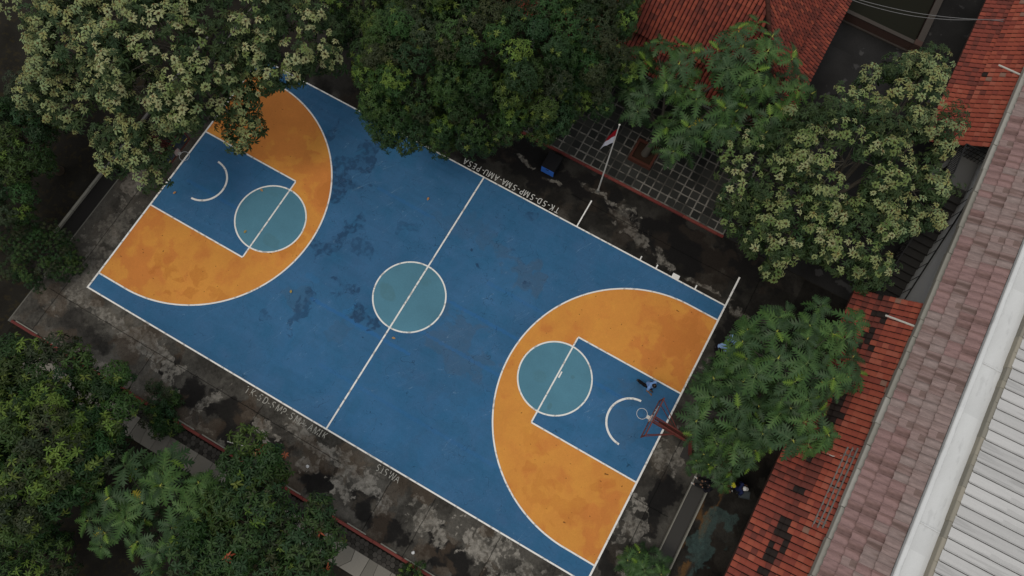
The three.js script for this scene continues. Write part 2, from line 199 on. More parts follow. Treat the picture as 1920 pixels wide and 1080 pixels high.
const tealMap = texture(2048, 1024, CX0, CX1, CZ0, CZ1, (x, z, c) => {
  if (abs(z) > 2.2) { c[0] = c[1] = c[2] = 0.1; return; }
  const big = fbm(x * 0.6 + 20, z * 0.6, 4), mid = fbm(x * 2.3, z * 2.3, 5), fine = fbm(x * 12, z * 12, 3), grain = noise(x * 62, z * 62), h = 0.84 + 0.26 * big + 0.1 * (mid - 0.5);
  let r = 0.080 * h, g = 0.208 * h, b = 0.282 * h; const s = blots(TST, x, z, 0.5) * 0.45 * (0.6 + 0.6 * fine); r = mix(r, 0.065, s); g = mix(g, 0.14, s); b = mix(b, 0.15, s);
  const f = 0.92 + 0.16 * grain; c[0] = r * f; c[1] = g * f; c[2] = b * f;
});
const lineMap = texture(1024, 512, CX0, CX1, CZ0, CZ1, (x, z, c) => { const n = fbm(x * 3, z * 3, 4), w = sstep(0.64, 0.72, fbm(x * 7 + 3, z * 7, 4)) * 0.4, k = (0.70 + 0.12 * n) * (1 - w); c[0] = k; c[1] = k * 0.985; c[2] = k * 0.94; });
const court = structure('basketball_court');
const paint = (m) => mat(null, 0.72, { map: m, bumpMap: concreteBump, bumpScale: 0.002 });
const blueM = paint(blueMap), orangeM = paint(orangeMap), tealM = paint(tealMap), lineM = paint(lineMap);
const cUV = (g) => worldUV(g, CX0, CX1, CZ0, CZ1);
const XB = 13.97, ZS = 7.48, KX = 8.3, KZ = 2.42, LW = 0.075, HX = 12.4, R3 = 6.62, Z3 = 6.62;
put(court, 'court_surface', cUV(sheet(rect(-XB, XB, -ZS, ZS), 0.004)), blueM);
for (const s of [-1, 1]) {
  const a3 = Math.asin(Z3 / R3 * 0.9995), arcPts = arc(0, 0, R3, -a3, a3, 64).map(([x, z]) => [s * (HX - x), z]);
  put(court, 'three_point_zone', cUV(sheet([[s * XB, -Z3], ...arcPts, [s * XB, Z3], [s * XB, KZ], [s * KX, KZ], [s * KX, -KZ], [s * XB, -KZ]], 0.008)), orangeM);
  put(court, 'free_throw_circle', cUV(sheet(arc(s * 8.27, -0.03, 1.8, 0, 2 * PI, 64).slice(0, -1), 0.012)), tealM);
  const line = (g) => put(court, 'court_line', cUV(g), lineM);
  const inner = arc(0, 0, R3 - LW, -a3, a3, 72).map(([x, z]) => [s * (HX - x), z]), outer = arc(0, 0, R3, -a3, a3, 72).map(([x, z]) => [s * (HX - x), z]).reverse();
  line(sheet([[s * XB, -Z3 + LW], ...inner, [s * XB, Z3 - LW], [s * XB, Z3], ...outer, [s * XB, -Z3]], 0.016));
  line(sheet(arc(s * 8.27, -0.03, 1.84, 0, 2 * PI, 72).slice(0, -1), 0.016, [arc(s * 8.27, -0.03, 1.84 - LW, 0, 2 * PI, 72).slice(0, -1)]));
  line(sheet(rect(min(s * KX, s * XB), max(s * KX, s * XB), -KZ, -KZ + LW), 0.02)); line(sheet(rect(min(s * KX, s * XB), max(s * KX, s * XB), KZ - LW, KZ), 0.02));
  line(sheet(rect(s * KX - LW / 2, s * KX + LW / 2, -KZ + LW, KZ - LW), 0.02));
  const h = s < 0 ? 0.06 : 0, e = PI * (0.49), nc = (r) => arc(0, 0, r, -e, e, 40).map(([x, z]) => [s * (12.45 - x), z - 0.06 * (s < 0 ? 1 : -1) - h]);
  line(sheet([...nc(1.22), ...nc(1.12).reverse()], 0.016));
  line(sheet(rect(s * XB - LW, s * XB + LW * 0.2, s > 0 ? -9.15 : -ZS, ZS), 0.024));
}
put(court, 'centre_circle', cUV(sheet(arc(0.03, -0.02, 1.82, 0, 2 * PI, 64).slice(0, -1), 0.008)), tealM);
for (const g of [sheet(arc(0.03, -0.02, 1.85, 0, 2 * PI, 72).slice(0, -1), 0.012, [arc(0.03, -0.02, 1.85 - LW, 0, 2 * PI, 72).slice(0, -1)]), sheet(rect(-0.02, 0.06, -ZS + LW, ZS - LW), 0.02),
  sheet(rect(-XB, XB, -ZS, -ZS + LW), 0.02), sheet(rect(-XB, XB, ZS - LW, ZS), 0.02), sheet(rect(5.47, 5.54, -9.1, -ZS), 0.02), sheet(rect(9.1, 9.17, -7.68, -ZS), 0.02), sheet(rect(10.01, 10.08, -7.68, -ZS), 0.02), sheet(rect(10.92, 11.3, -7.7, -ZS), 0.02), sheet(rect(12.2, 12.27, -7.7, -ZS), 0.02), sheet(rect(8.38, 8.45, -0.48, -0.14), 0.024)]) put(court, 'court_line', cUV(g), lineM);

// lettering painted along the side lines
{
  const font = await new FontLoader().loadAsync('fonts/droid/droid_sans_regular.typeface.json');
  const letters = structure('painted_lettering');
  const wornAlpha = grey(512, 512, (u, v) => sstep(0.36, 0.42, fbm(u * 26, v * 26, 4)));
  const fresh = mat([0.62, 0.61, 0.57], 0.8), worn = mat([0.33, 0.32, 0.285], 0.85, { alphaMap: wornAlpha, alphaTest: 0.5 });
  const write = (text, x, z, dir, size, pitch, m) => { // dir 1: read from the south side, -1: from the north side
    for (const ch of text) {
      if (ch !== ' ') {
        const g = new THREE.ShapeGeometry(font.generateShapes(ch, size), 4).scale(0.84, 1, 1).rotateX(-PI / 2); if (dir < 0) g.rotateY(PI);
        g.translate(x, 0.006, z); worldUV(g, 0, 3, 0, 3); put(letters, 'letter', g, m);
      }
      x += dir * pitch * (ch === 'M' || ch === 'W' ? 1.25 : ch === 'I' ? 0.6 : ch === '-' ? 0.72 : 1);
    }
  };
  write('TK-SD-SMP-SMA-AMU-PESA', 4.3, -7.90, -1, 0.33, 0.268, fresh);
  write('TK-SD-SMP-SMA-AMIK', -4.35, 7.90, 1, 0.33, 0.268, worn);
  write('SISWA', 3.0, 7.90, 1, 0.33, 0.268, worn);
}
// ------------------------------------------------------------------ kerbs, terrace, paths
const redKerb = ['a', 'b', 'c'].map((_, i) => mat([[0.15, 0.034, 0.029], [0.12, 0.03, 0.027], [0.17, 0.045, 0.037]][i], 0.85));
const paleConcrete = mat([0.21, 0.2, 0.17], 0.95), greyConcrete = mat([0.13, 0.125, 0.115], 0.95), darkConcrete = mat([0.045, 0.043, 0.04], 0.95);
{
  const r = rng(5);
  const kerb = (name, label, x0, x1, z, h, rim) => {
    const k = thing(name, label, 'kerb', [0, 0, z]);
    for (let x = x0; x < x1 - 0.05;) { const L = min(1.1 + r() * 0.9, x1 - x); put(k, 'kerb_stone', chamfer(L - 0.012, h + 0.06, 0.13, 0.012, x + L / 2, -0.06 + (r() - 0.5) * 0.01, (r() - 0.5) * 0.012), redKerb[floor(r() * 3)]); if (rim && r() < 0.75) put(k, 'mortar_rim', chamfer(L * (0.5 + 0.45 * r()), h + 0.03, 0.055, 0.01, x + L / 2, -0.04, rim * (0.1 + 0.01 * r())), paleConcrete); x += L; }
  };
  kerb('red_kerb', 'long red painted kerb between the yard and the hexagonal paving, under the mango trees', -16.1, 10.5, 10.62, 0.1, -1);
  kerb('red_kerb', 'red painted kerb along the edge of the stone tiled terrace by the flagpole', 0.1, 12.3, -10.68, 0.12, 0);
}
{ // stone tiled terrace in front of the hip-roofed house
  const t = structure('tiled_terrace'), r = rng(9), P = 0.48;
  const groutMap = texture(512, 512, 0, 8, 0, 8, (x, z, c) => { const k = 0.06 + 0.12 * sstep(0.36, 0.6, fbm(x * 1.6, z * 1.6, 5)) * (0.7 + 0.6 * noise(x * 30, z * 30)); c[0] = k; c[1] = k * 0.94; c[2] = k * 0.83; });
  put(t, 'grout_bed', worldUV(box(12.1, 0.2, 6.4, 6.2, 0.0, -13.95), 0, 8, 0, 8), mat(null, 0.95, { map: groutMap }));
  const ms = [0, 1, 2, 3, 4].map((i) => mat([0.020 + 0.0035 * i, 0.0205 + 0.0035 * i, 0.019 + 0.003 * i], 0.8)), gs = [0, 1, 2].map((i) => chamfer(0.395 + 0.012 * i, 0.03, 0.40, 0.008));
  for (let j = 0; j < 12; j++) for (let i = 0; i < 25; i++) { const x = 0.45 + i * P, z = -11.02 - j * P; put(t, 'stone_tile', gs[floor(r() * 3)], ms[floor(r() * 5)], [x + (r() - 0.5) * 0.02, 0.092 + r() * 0.008, z + (r() - 0.5) * 0.02], [(r() - 0.5) * 0.02, (r() - 0.5) * 0.03, (r() - 0.5) * 0.02]); }
  const pit = thing('tree_pit', 'square brown brick tree pit in the stone tiled terrace', 'planter', [6.7, 0.1, -12.7]), bm = mat([0.07, 0.026, 0.018], 0.9);
  for (const s of [-1, 1]) { put(pit, 'pit_wall', chamfer(1.3, 0.32, 0.14, 0.012, 0, 0, s * 0.58), bm); put(pit, 'pit_wall', chamfer(0.14, 0.32, 1.02, 0.012, s * 0.58, 0, 0), bm); }
  put(pit, 'soil', box(1.02, 0.2, 1.02, 0, 0.1, 0), mat([0.03, 0.017, 0.011], 1));
}
{ // hexagonal pavers and the cracked concrete path beyond the lower kerb
  const hexs = structure('hexagonal_paving'), r = rng(21), R = 0.135, g = new THREE.CylinderGeometry(R * 0.93, R * 0.95, 0.05, 6), ms = [0, 1, 2, 3].map((i) => mat([0.024 + 0.010 * i, 0.022 + 0.009 * i, 0.019 + 0.008 * i], 0.95));
  let n = 0;
  for (let j = 0; j < 3; j++) for (let i = 0; i < 98; i++) { const x = -14.5 + i * R * sqrt(3) + (j % 2) * R * 0.866, z = 10.86 + j * R * 1.5; if (n++ < 300) put(hexs, 'hexagonal_paver', g, ms[floor(r() * 4)], [x, -0.036 + r() * 0.008, z], [(r() - 0.5) * 0.05, PI / 6 * 0, (r() - 0.5) * 0.05]); }
  const path = structure('concrete_path'), pm = [0, 1, 2].map((i) => mat([0.145 + 0.03 * i, 0.135 + 0.028 * i, 0.115 + 0.025 * i], 0.95, { bumpMap: concreteBump, bumpScale: 0.004 }));
  for (let x = -15; x < 13;) { // each bay broken by an irregular crack
    const L = 0.9 + 0.8 * r(), z0 = 11.32, z1 = 12.3, a = 0.35 + 0.3 * r(), b = 0.35 + 0.3 * r(), k = 0.012, mid = a + 0.1 * r();
    const m = (u, v) => [x + u * L, mix(z0, z1, v)], q = (pts) => { const s = new THREE.Shape(pts.map(([px, pz]) => new THREE.Vector2(px, -pz))); return new THREE.ExtrudeGeometry(s, { depth: 0.06, bevelEnabled: true, bevelSize: 0.006, bevelThickness: 0.006, bevelSegments: 1 }).rotateX(-PI / 2).translate(0, -0.055 + 0.012 * r(), 0); };
    put(path, 'path_slab', q([m(k, k), m(a, k), m(mid, 0.5), m(b, 1 - k), m(k, 1 - k)]), pm[floor(r() * 3)]); put(path, 'path_slab', q([m(a + 0.02, k), m(1 - k, k), m(1 - k, 1 - k), m(b + 0.02, 1 - k), m(mid + 0.02, 0.5)]), pm[floor(r() * 3)]);
    x += L;
  }
}
{ // drain by the left edge of the yard
  const d = thing('drain_channel', 'narrow open drain with a pale kerb beside the yard, under the big pale tree', 'drain', [-17.2, 0, 0]);
  for (let z = -8; z < 6; z += 1.4) put(d, 'kerb_stone', chamfer(0.14, 0.16, 1.385, 0.012, (z * 7.3 % 1) * 0.012, -0.06, z + 0.7), z > 1 ? paleConcrete : greyConcrete);
  put(d, 'channel_floor', box(0.8, 0.02, 16, 0.5, -0.045, 0), mat([0.016, 0.015, 0.014], 0.95));
}
{ // ledge where the seated person rests: a low slab with two raised edges
  const b = thing('concrete_ledge', 'low grey concrete walkway slab with two pale raised edges, below the breadfruit tree', 'ledge', [16.55, 0, 3.4]);
  put(b, 'slab', chamfer(0.66, 0.14, 6.4, 0.01), darkConcrete);
  put(b, 'raised_edge', chamfer(0.05, 0.2, 6.4, 0.01, -0.365), paleConcrete); put(b, 'raised_edge', chamfer(0.07, 0.34, 6.4, 0.01, 0.375), paleConcrete);
}

// ------------------------------------------------------------------ tiled roofs
// barrel tile: across x (width w), down slope +z (length l), lower end lifted by its neighbour
function barrelTile(w, l, rise, sides = 5, lift = 0.03) {
  const m = new MB(), th = lift * 0.8;
  for (let i = 0; i <= sides; i++) { const u = i / sides, x = (u - 0.5) * w, y = rise * sin(PI * u) ** 0.8; m.v(x, y, -l / 2); m.v(x, y + lift, l / 2); m.v(x, y + lift - th, l / 2); }
  for (let i = 0; i < sides; i++) { const a = i * 3, b = a + 3; m.t(a, a + 1, b, b, a + 1, b + 1); m.t(a + 1, a + 2, b + 1, b + 1, a + 2, b + 2); }
  return m.geo().toNonIndexed();
}
const REDS = [[0.262, 0.064, 0.041], [0.238, 0.057, 0.038], [0.285, 0.074, 0.046], [0.200, 0.050, 0.036], [0.135, 0.040, 0.031], [0.30, 0.087, 0.057], [0.024, 0.018, 0.016], [0.21, 0.12, 0.09]];
const redMats = REDS.map((c) => mat(c, 0.85));
const whiteM = mat([1, 1, 1], 0.85);
const tileGeo = barrelTile(0.245, 0.30, 0.04); tileGeo.computeVertexNormals();
const smallTile = barrelTile(0.165, 0.33, 0.045, 5, 0.05); smallTile.computeVertexNormals();
// Lay tiles on a roof plane. o: lower-left corner seen from outside, u: unit vector along the eave, s: unit vector up the slope, inside(a, b) tests the plane
function layTiles(roof, geo, o, u, s, lenU, lenS, du, ds, tone, inside, quota, prefer) {
  const n = u.clone().cross(s).normalize(), list = []; const B = new THREE.Matrix4().makeBasis(u, n, s.clone().negate());
  const r = rng(floor(o.x * 31 + o.z * 17 + lenU * 3));
  for (let b = ds / 2; b < lenS; b += ds) for (let a = du / 2; a < lenU; a += du) {
    if (inside && !inside(a, b)) continue;
    const p = o.clone().addScaledVector(u, a + (r() - 0.5) * 0.012).addScaledVector(s, b + (r() - 0.5) * 0.02).addScaledVector(n, 0.02 + r() * 0.008);
    const m = B.clone().multiply(new THREE.Matrix4().makeRotationFromEuler(new THREE.Euler((r() - 0.5) * 0.03, (r() - 0.5) * 0.05, (r() - 0.5) * 0.04))); m.setPosition(p);
    list.push({ m, k: tone(p, a, b, r), p, w: prefer(p) });
  }
  list.sort((a, b) => b.w - a.w);
  const near = list.slice(0, quota), rest = list.slice(quota);
  for (const t of near) { const o2 = put(roof, 'roof_tile', geo, redMats[t.k]); t.m.decompose(o2.position, o2.quaternion, o2.scale); }
  return rest;
}
function restTiles(roof, geo, rest) {
  if (!rest.length) return;
  const im = new THREE.InstancedMesh(geo, whiteM, rest.length); im.name = 'roof_tiles'; im.userData.kind = 'stuff'; im.castShadow = im.receiveShadow = true;
  const c = new THREE.Color(); rest.forEach((t, i) => { im.setMatrixAt(i, t.m); im.setColorAt(i, c.setRGB(...REDS[t.k])); }); roof.add(im);
}
const deckM = mat([0.016, 0.013, 0.012], 1);  // near-black deck colour stands in for shade in the roof gaps
const quad = (a, b, c, d) => { const m = new MB(); for (const p of [a, b, c, d]) m.v(p.x, p.y, p.z); m.t(0, 1, 2, 0, 2, 3); return m.geo(); };
// solid slab under a roof plane, thickness t below
function slab(pts, t) { const m = new MB(), n = pts.length; for (const p of pts) m.v(p.x, p.y, p.z); for (const p of pts) m.v(p.x, p.y - t, p.z); for (let i = 1; i < n - 1; i++) { m.t(0, i, i + 1); m.t(n, n + i + 1, n + i); } for (let i = 0; i < n; i++) { const j = (i + 1) % n; m.t(i, n + i, n + j, i, n + j, j); } const g = m.geo().toNonIndexed(); g.computeVertexNormals(); return g; }

function leanTo(name, label, z0, z1, quota, prefer, damage) { // red lean-to: flatter skirt from the eave, then a steeper part up to the wall
  const b = thing(name, label, 'building', [0, 0, 0]), roof = new THREE.Group(); roof.name = 'roof'; b.add(roof);
  const E = V(18.5, 2.8, z1), M = V(19.62, 3.42, z1), T = V(21.12, 4.66, z1), L = z1 - z0, u = V(0, 0, 1);
  const rest = [];
  const planes = [[E, M, 0], [M.clone().add(V(-0.03, 0.05, 0)), T, 1]];
  for (const [a, c, up] of planes) {
    const s = c.clone().sub(a), len = s.length(); s.normalize();
    put(roof, 'roof_deck', slab([a.clone(), c.clone(), V(c.x, c.y, z0), V(a.x, a.y, z0)].map((p) => p.add(V(0, -0.012, 0))), 0.05), deckM);
    rest.push(...layTiles(roof, tileGeo, V(a.x, a.y, z0), u, s, L, len, 0.285, 0.26, (p, x, y, r) => {
      const f = fbm(p.x * 0.9, p.z * 0.7, 4), g = fbm(p.x * 3.1 + 9, p.z * 2.3, 2), q = r();
      const d = up ? sstep(0.9, 0.15, y) : sstep(len - 0.55, len, y) * 0.7;          // broken and blackened tiles cluster along the break of slope
      if (d * damage * sstep(0.50, 0.74, g) > 0.20 + 0.6 * q) return 6; if (d * damage > 0.25 + 0.9 * q) return 4;
      if (!up && f + 0.12 * q > 0.52) return q < 0.45 ? 4 : 3;
      if (up && f > 0.66 && q < 0.4) return 7;
      return q < 0.3 ? 0 : q < 0.52 ? 1 : q < 0.72 ? 2 : q < 0.86 ? 5 : up ? 3 : 4;
    }, null, up ? floor(quota * 0.6) : floor(quota * 0.4), prefer));
  }
  restTiles(roof, tileGeo, rest);
  put(b, 'fascia', box(0.04, 0.18, L, 18.47, 2.72, (z0 + z1) / 2), mat([0.06, 0.03, 0.024], 0.9));
  for (let z = z0 + 0.6; z < z1; z += 3.2) put(b, 'post', box(0.14, 3.3, 0.14, 20.2, 1.65, z), mat([0.2, 0.19, 0.17], 0.9));
  put(b, 'wall', box(0.12, 4.4, L, 21.19, 2.2, (z0 + z1) / 2), mat([0.3, 0.3, 0.29], 0.9));
  return b;
}
const lower = leanTo('lean_to_roof', 'lower red tiled lean-to roof with blackened tiles, below the mauve roof', -10.2, 9.5, 300, (p) => -abs(p.z + 2.6), 1);
const upper = leanTo('lean_to_roof', 'upper red tiled lean-to roof by the asphalt lane, beyond the staircase', -36, -18.9, 300, (p) => p.z, 0.35);

// the long building: mauve tile band, white gutter, ribbed metal sheets
{
  const Z0 = -40, Z1 = 10, zc = (Z0 + Z1) / 2, L = Z1 - Z0, r = rng(31);
  const b = thing('school_building', 'long building with mauve tile band, white gutter and ribbed grey metal roof', 'building');
  const wallM = mat([0.52, 0.53, 0.53], 0.9, { bumpMap: concreteBump, bumpScale: 0.002 });
  put(b, 'wall', box(0.2, 5.0, L, 21.42, 2.45, zc), wallM);
  put(b, 'wall', box(14, 5.9, 0.2, 28.6, 2.9, Z1 - 0.2), wallM); put(b, 'wall', box(14, 5.9, 0.2, 28.6, 2.9, Z0 + 0.2), wallM); put(b, 'wall', box(0.2, 7, L, 35.6, 3.5, zc), wallM);
  const flashMats = [mat([0.30, 0.29, 0.26], 0.95), mat([0.25, 0.24, 0.21], 0.95), mat([0.33, 0.32, 0.29], 0.95)];
  // cement flashing under the tile band, in uneven lumps
  for (let z = Z0 + 0.4; z < Z1;) { const l = 0.7 + r() * 1.5; put(b, 'flashing', chamfer(0.22 + r() * 0.08, 0.3, l - 0.015, 0.02, 20.93 - r() * 0.04, 4.62 + r() * 0.04, z + l / 2), flashMats[floor(r() * 3)]); z += l; }
  // mauve concrete tiles
  const band = new THREE.Group(); band.name = 'tile_band'; b.add(band);
  const A = V(21.0, 5.0, Z1), B2 = V(23.0, 6.02, Z1), s = B2.clone().sub(A).normalize(), len = B2.distanceTo(A), n = V(-s.y, s.x, 0);
  put(band, 'roof_deck', slab([A, B2, V(B2.x, B2.y, Z0), V(A.x, A.y, Z0)].map((p) => p.clone().add(V(0, -0.03, 0))), 0.1), deckM);
  const streak = texture(1024, 512, 0, 8, 0, 4, (x, z, c) => { const a = fbm(x * 1.1, z * 9, 4), f = fbm(x * 7, z * 26, 3), g = noise(x * 60, z * 60), d = sstep(0.5, 0.72, fbm(x * 0.8 + 9, z * 5 + 3, 4)); let k = 0.72 + 0.5 * (a - 0.5) + 0.22 * (f - 0.5) + 0.12 * (g - 0.5); k *= 1 - 0.3 * d; c[0] = k; c[1] = k * mix(1, 0.97, d); c[2] = k * mix(1, 0.93, d); });
  const mauve = []; for (let i = 0; i < 12; i++) { const t = streak.clone(); t.offset.set((i * 0.37) % 1, (i * 0.61) % 1); t.needsUpdate = true; const k = 0.97 + 0.09 * ((i * 0.618) % 1), w = (i * 0.41) % 1; mauve.push(mat(i < 4 ? [0.325 * k, 0.208 * k, 0.198 * k] : [0.325 * k, (0.226 + 0.03 * w) * k, (0.210 + 0.03 * w) * k], 0.85, { map: t })); }
  const W = 0.36, D = 0.575, mg = new MB(), uv = [], N = 6; // one wide tile: shallow S across, lower lip
  for (let i = 0; i <= N; i++) { const u = i / N, z = (u - 0.5) * W * 0.985, y = 0.012 * sin(2 * PI * u) + (i === 0 || i === N ? -0.012 : 0), lip = -0.014 * sin(2 * PI * u); mg.v(D / 2, y - 0.01, z); mg.v(-D / 2 + lip, y + 0.045, z); mg.v(-D / 2 + lip, y + 0.012, z); uv.push(0.075, u * 0.09, 0, u * 0.09, 0, u * 0.09); }
  for (let i = 0; i < N; i++) { const a = i * 3, c = a + 3; mg.t(a, c, a + 1, c, c + 1, a + 1); mg.t(a + 1, c + 1, a + 2, c + 1, c + 2, a + 2); }
  const tg = mg.geo(); tg.setAttribute('uv', new THREE.Float32BufferAttribute(uv, 2));
  const Bm = new THREE.Matrix4().makeBasis(s, n, V(0, 0, 1)), far = [], all = [];
  for (let z = Z0 + W / 2; z < Z1; z += W) for (let j = 0; j < 4; j++) { const p = A.clone().addScaledVector(s, (j + 0.45) * len / 4).addScaledVector(n, 0.02 + r() * 0.006); p.z = z; const m = Bm.clone().multiply(new THREE.Matrix4().makeRotationFromEuler(new THREE.Euler((r() - 0.5) * 0.02, 0, (r() - 0.5) * 0.012))); m.setPosition(p); (z > -23.2 && z < 3.4 ? all : far).push(m); }
  for (const m of all) { const e = V().setFromMatrixPosition(m), pk = fbm(e.z * 0.35 + 4, e.x * 1.1, 3) + (r() - 0.5) * 0.16 > 0.54, o = put(band, 'mauve_tile', tg, mauve[pk ? floor(r() * 4) : 4 + floor(r() * 8)]); m.decompose(o.position, o.quaternion, o.scale); }
  const im = new THREE.InstancedMesh(tg, mauve[2], far.length); im.name = 'mauve_tiles'; im.userData.kind = 'stuff'; far.forEach((m, i) => im.setMatrixAt(i, m)); band.add(im);
  // gutter
  const edgeMats = [mat([0.27, 0.25, 0.205], 0.95), mat([0.24, 0.225, 0.19], 0.95), mat([0.30, 0.275, 0.225], 0.95)];
  const gut = new THREE.Group(); gut.name = 'gutter'; b.add(gut);
  const white = texture(1024, 1024, 0, 6, 0, 6, (x, z, c) => { const m = fbm(x * 1.2, z * 0.5, 5), d = sstep(0.62, 0.78, fbm(x * 5 + 4, z * 1.6, 5)) * 0.12, k = (0.52 + 0.13 * m + 0.04 * noise(x * 50, z * 50)) * (1 - d); c[0] = k * 0.985; c[1] = k; c[2] = k; });
  const wm = mat(null, 0.7, { map: white, bumpMap: concreteBump, bumpScale: 0.003 });
  const wg = (g) => worldUV(g, 0, 6, 0, 6);
  put(gut, 'parapet', wg(chamfer(0.2, 0.5, L, 0.03, 23.12, 5.68, zc)), wm); put(gut, 'gutter_floor', wg(box(0.96, 0.1, L, 23.7, 5.82, zc)), wm);
  for (let z = -38; z < 9; z += 7.2) put(gut, 'joint_ridge', chamfer(0.94, 0.05, 0.07, 0.012, 23.7, 5.87, z + 0.9), wm, null, [0, 0, 0]);
  for (let z = Z0; z < Z1;) { const l = 0.3 + r() * 0.7; put(gut, 'edge_beam', chamfer(0.2 + r() * 0.03, 0.34 + r() * 0.02, l, 0.02, 24.28 + (r() - 0.5) * 0.02, 5.84, z + l / 2), edgeMats[floor(r() * 3)]); z += l; }
  // metal sheets: one strip per rib, running up to the ridge
  const metal = texture(1024, 256, 0, 12, 0, 3, (x, z, c) => { const a = fbm(x * 0.9, z * 14, 4), g = noise(x * 40, z * 40), st = sstep(0.58, 0.72, fbm(x * 0.7 + 3, z * 11, 4)) * 0.3, k = (0.475 + 0.07 * (a - 0.5) + 0.04 * g) * (1 - st * 0.5); c[0] = k; c[1] = k * 0.99; c[2] = k * 0.975; });
  const mm = []; for (let i = 0; i < 6; i++) { const t = metal.clone(); t.offset.set((i * 0.29) % 1, (i * 0.53) % 1); t.needsUpdate = true; const k = 0.90 + 0.18 * ((i * 0.618) % 1); mm.push(mat([k, k, k], 0.55, { map: t, metalness: 0.25 })); }
  const S = 0.47, prof = [[0, 0], [0.2, 0.006], [0.39, 0], [0.40, 0.035], [0.418, 0.05], [0.436, 0.035], [0.442, -0.02], [0.445, -0.03]], sg = new MB(), suv = [], X1 = 11.2, rise = 1.35;
  prof.forEach(([z, y]) => { sg.v(0, y, z); sg.v(X1, y + rise, z); suv.push(0, z / 3, X1 / 12, z / 3); }); const q0 = sg.v(0, -0.01, 0), q1 = sg.v(0, -0.01, 0.47); suv.push(0, 0, 0, 0.1);
  for (let i = 0; i < prof.length - 1; i++) sg.t(i * 2, i * 2 + 2, i * 2 + 1, i * 2 + 1, i * 2 + 2, i * 2 + 3);
  const shg = sg.geo().toNonIndexed(); shg.computeVertexNormals();
  const su2 = []; for (const k of sg.i) su2.push(suv[k * 2], suv[k * 2 + 1]); shg.setAttribute('uv', new THREE.Float32BufferAttribute(su2, 2));
  const mr = new THREE.Group(); mr.name = 'metal_roof'; b.add(mr);
  put(mr, 'roof_deck', slab([V(24.4, 6.16, Z1), V(24.4 + X1, 6.16 + rise, Z1), V(24.4 + X1, 6.16 + rise, Z0), V(24.4, 6.16, Z0)], 0.1), deckM);
  for (let z = Z0; z < Z1 - S; z += S) if (z > -34) put(mr, 'metal_sheet', shg, mm[floor(r() * 6)], [24.31 + (r() - 0.5) * 0.05, 6.205, z]);
}
{ // staircase between the two lean-to roofs
  const st = thing('outdoor_staircase', 'dark concrete staircase with black railing climbing along the pale wall', 'staircase', [20.6, 0, 0]), n = 18, z0 = -10.9, z1 = -17.2, H = 3.1, dm = mat([0.028, 0.027, 0.026], 0.9), wm = mat([0.42, 0.43, 0.43], 0.9);
  for (let i = 0; i < n; i++) { const h = H * (i + 1) / n, z = mix(z0, z1, (i + 0.5) / n); put(st, 'step', chamfer(1.2, 0.16, abs(z1 - z0) / n + 0.03, 0.012, 0, h - 0.16, z), dm); }
  put(st, 'landing', chamfer(1.24, 0.16, 1.7, 0.012, 0, H - 0.16, z1 - 0.84), mat([0.09, 0.09, 0.088], 0.9));
  const slope = slab([V(-0.45, -0.12, z0 + 0.1), V(0.45, -0.12, z0 + 0.1), V(0.45, H - 0.16, z1), V(-0.45, H - 0.16, z1)], 0.1); put(st, 'stringer', slope, dm);
  for (const x of [-0.5, 0.5]) put(st, 'post', box(0.16, 2.94, 0.16, x, 1.47, z1 - 1.5), wm);
  const iron = mat([0.006, 0.006, 0.006], 0.6), rail = new THREE.Group(); rail.name = 'railing'; st.add(rail);
  put(rail, 'handrail', beam(V(-0.62, 0.95, z0), V(-0.62, H + 0.95, z1), 0.06, 0.05), iron); put(rail, 'handrail', beam(V(-0.62, H + 0.95, z1), V(-0.62, H + 0.95, z1 - 1.65), 0.06, 0.05), iron); put(rail, 'handrail', beam(V(-0.62, H + 0.95, z1 - 1.65), V(0.6, H + 0.95, z1 - 1.65), 0.05, 0.06), iron);
  put(rail, 'handrail', beam(V(0.62, 0.95, z0), V(0.62, H + 0.95, z1), 0.05, 0.05), iron);
  for (let i = 0; i <= 30; i++) { const t = i / 30, z = mix(z0, z1, t), y = H * t; put(rail, 'baluster', box(0.022, 0.95, 0.022, -0.62, y + 0.48, z), iron); if (i % 3 === 0) put(rail, 'baluster', box(0.022, 0.95, 0.022, 0.62, y + 0.48, z), iron); }
  for (let i = 0; i < 9; i++) put(rail, 'baluster', box(0.022, 0.95, 0.022, -0.62, H + 0.475, z1 - 0.15 - i * 0.18), iron);
  for (let i = 0; i < 7; i++) put(rail, 'baluster', box(0.022, 0.95, 0.022, -0.5 + i * 0.17, H + 0.475, z1 - 1.65), iron);
  for (const y of [0.3, 0.62]) put(rail, 'crossbar', beam(V(-0.62, H + y, z1 - 1.65), V(0.6, H + y, z1 - 1.65), 0.022, 0.03), iron);
}
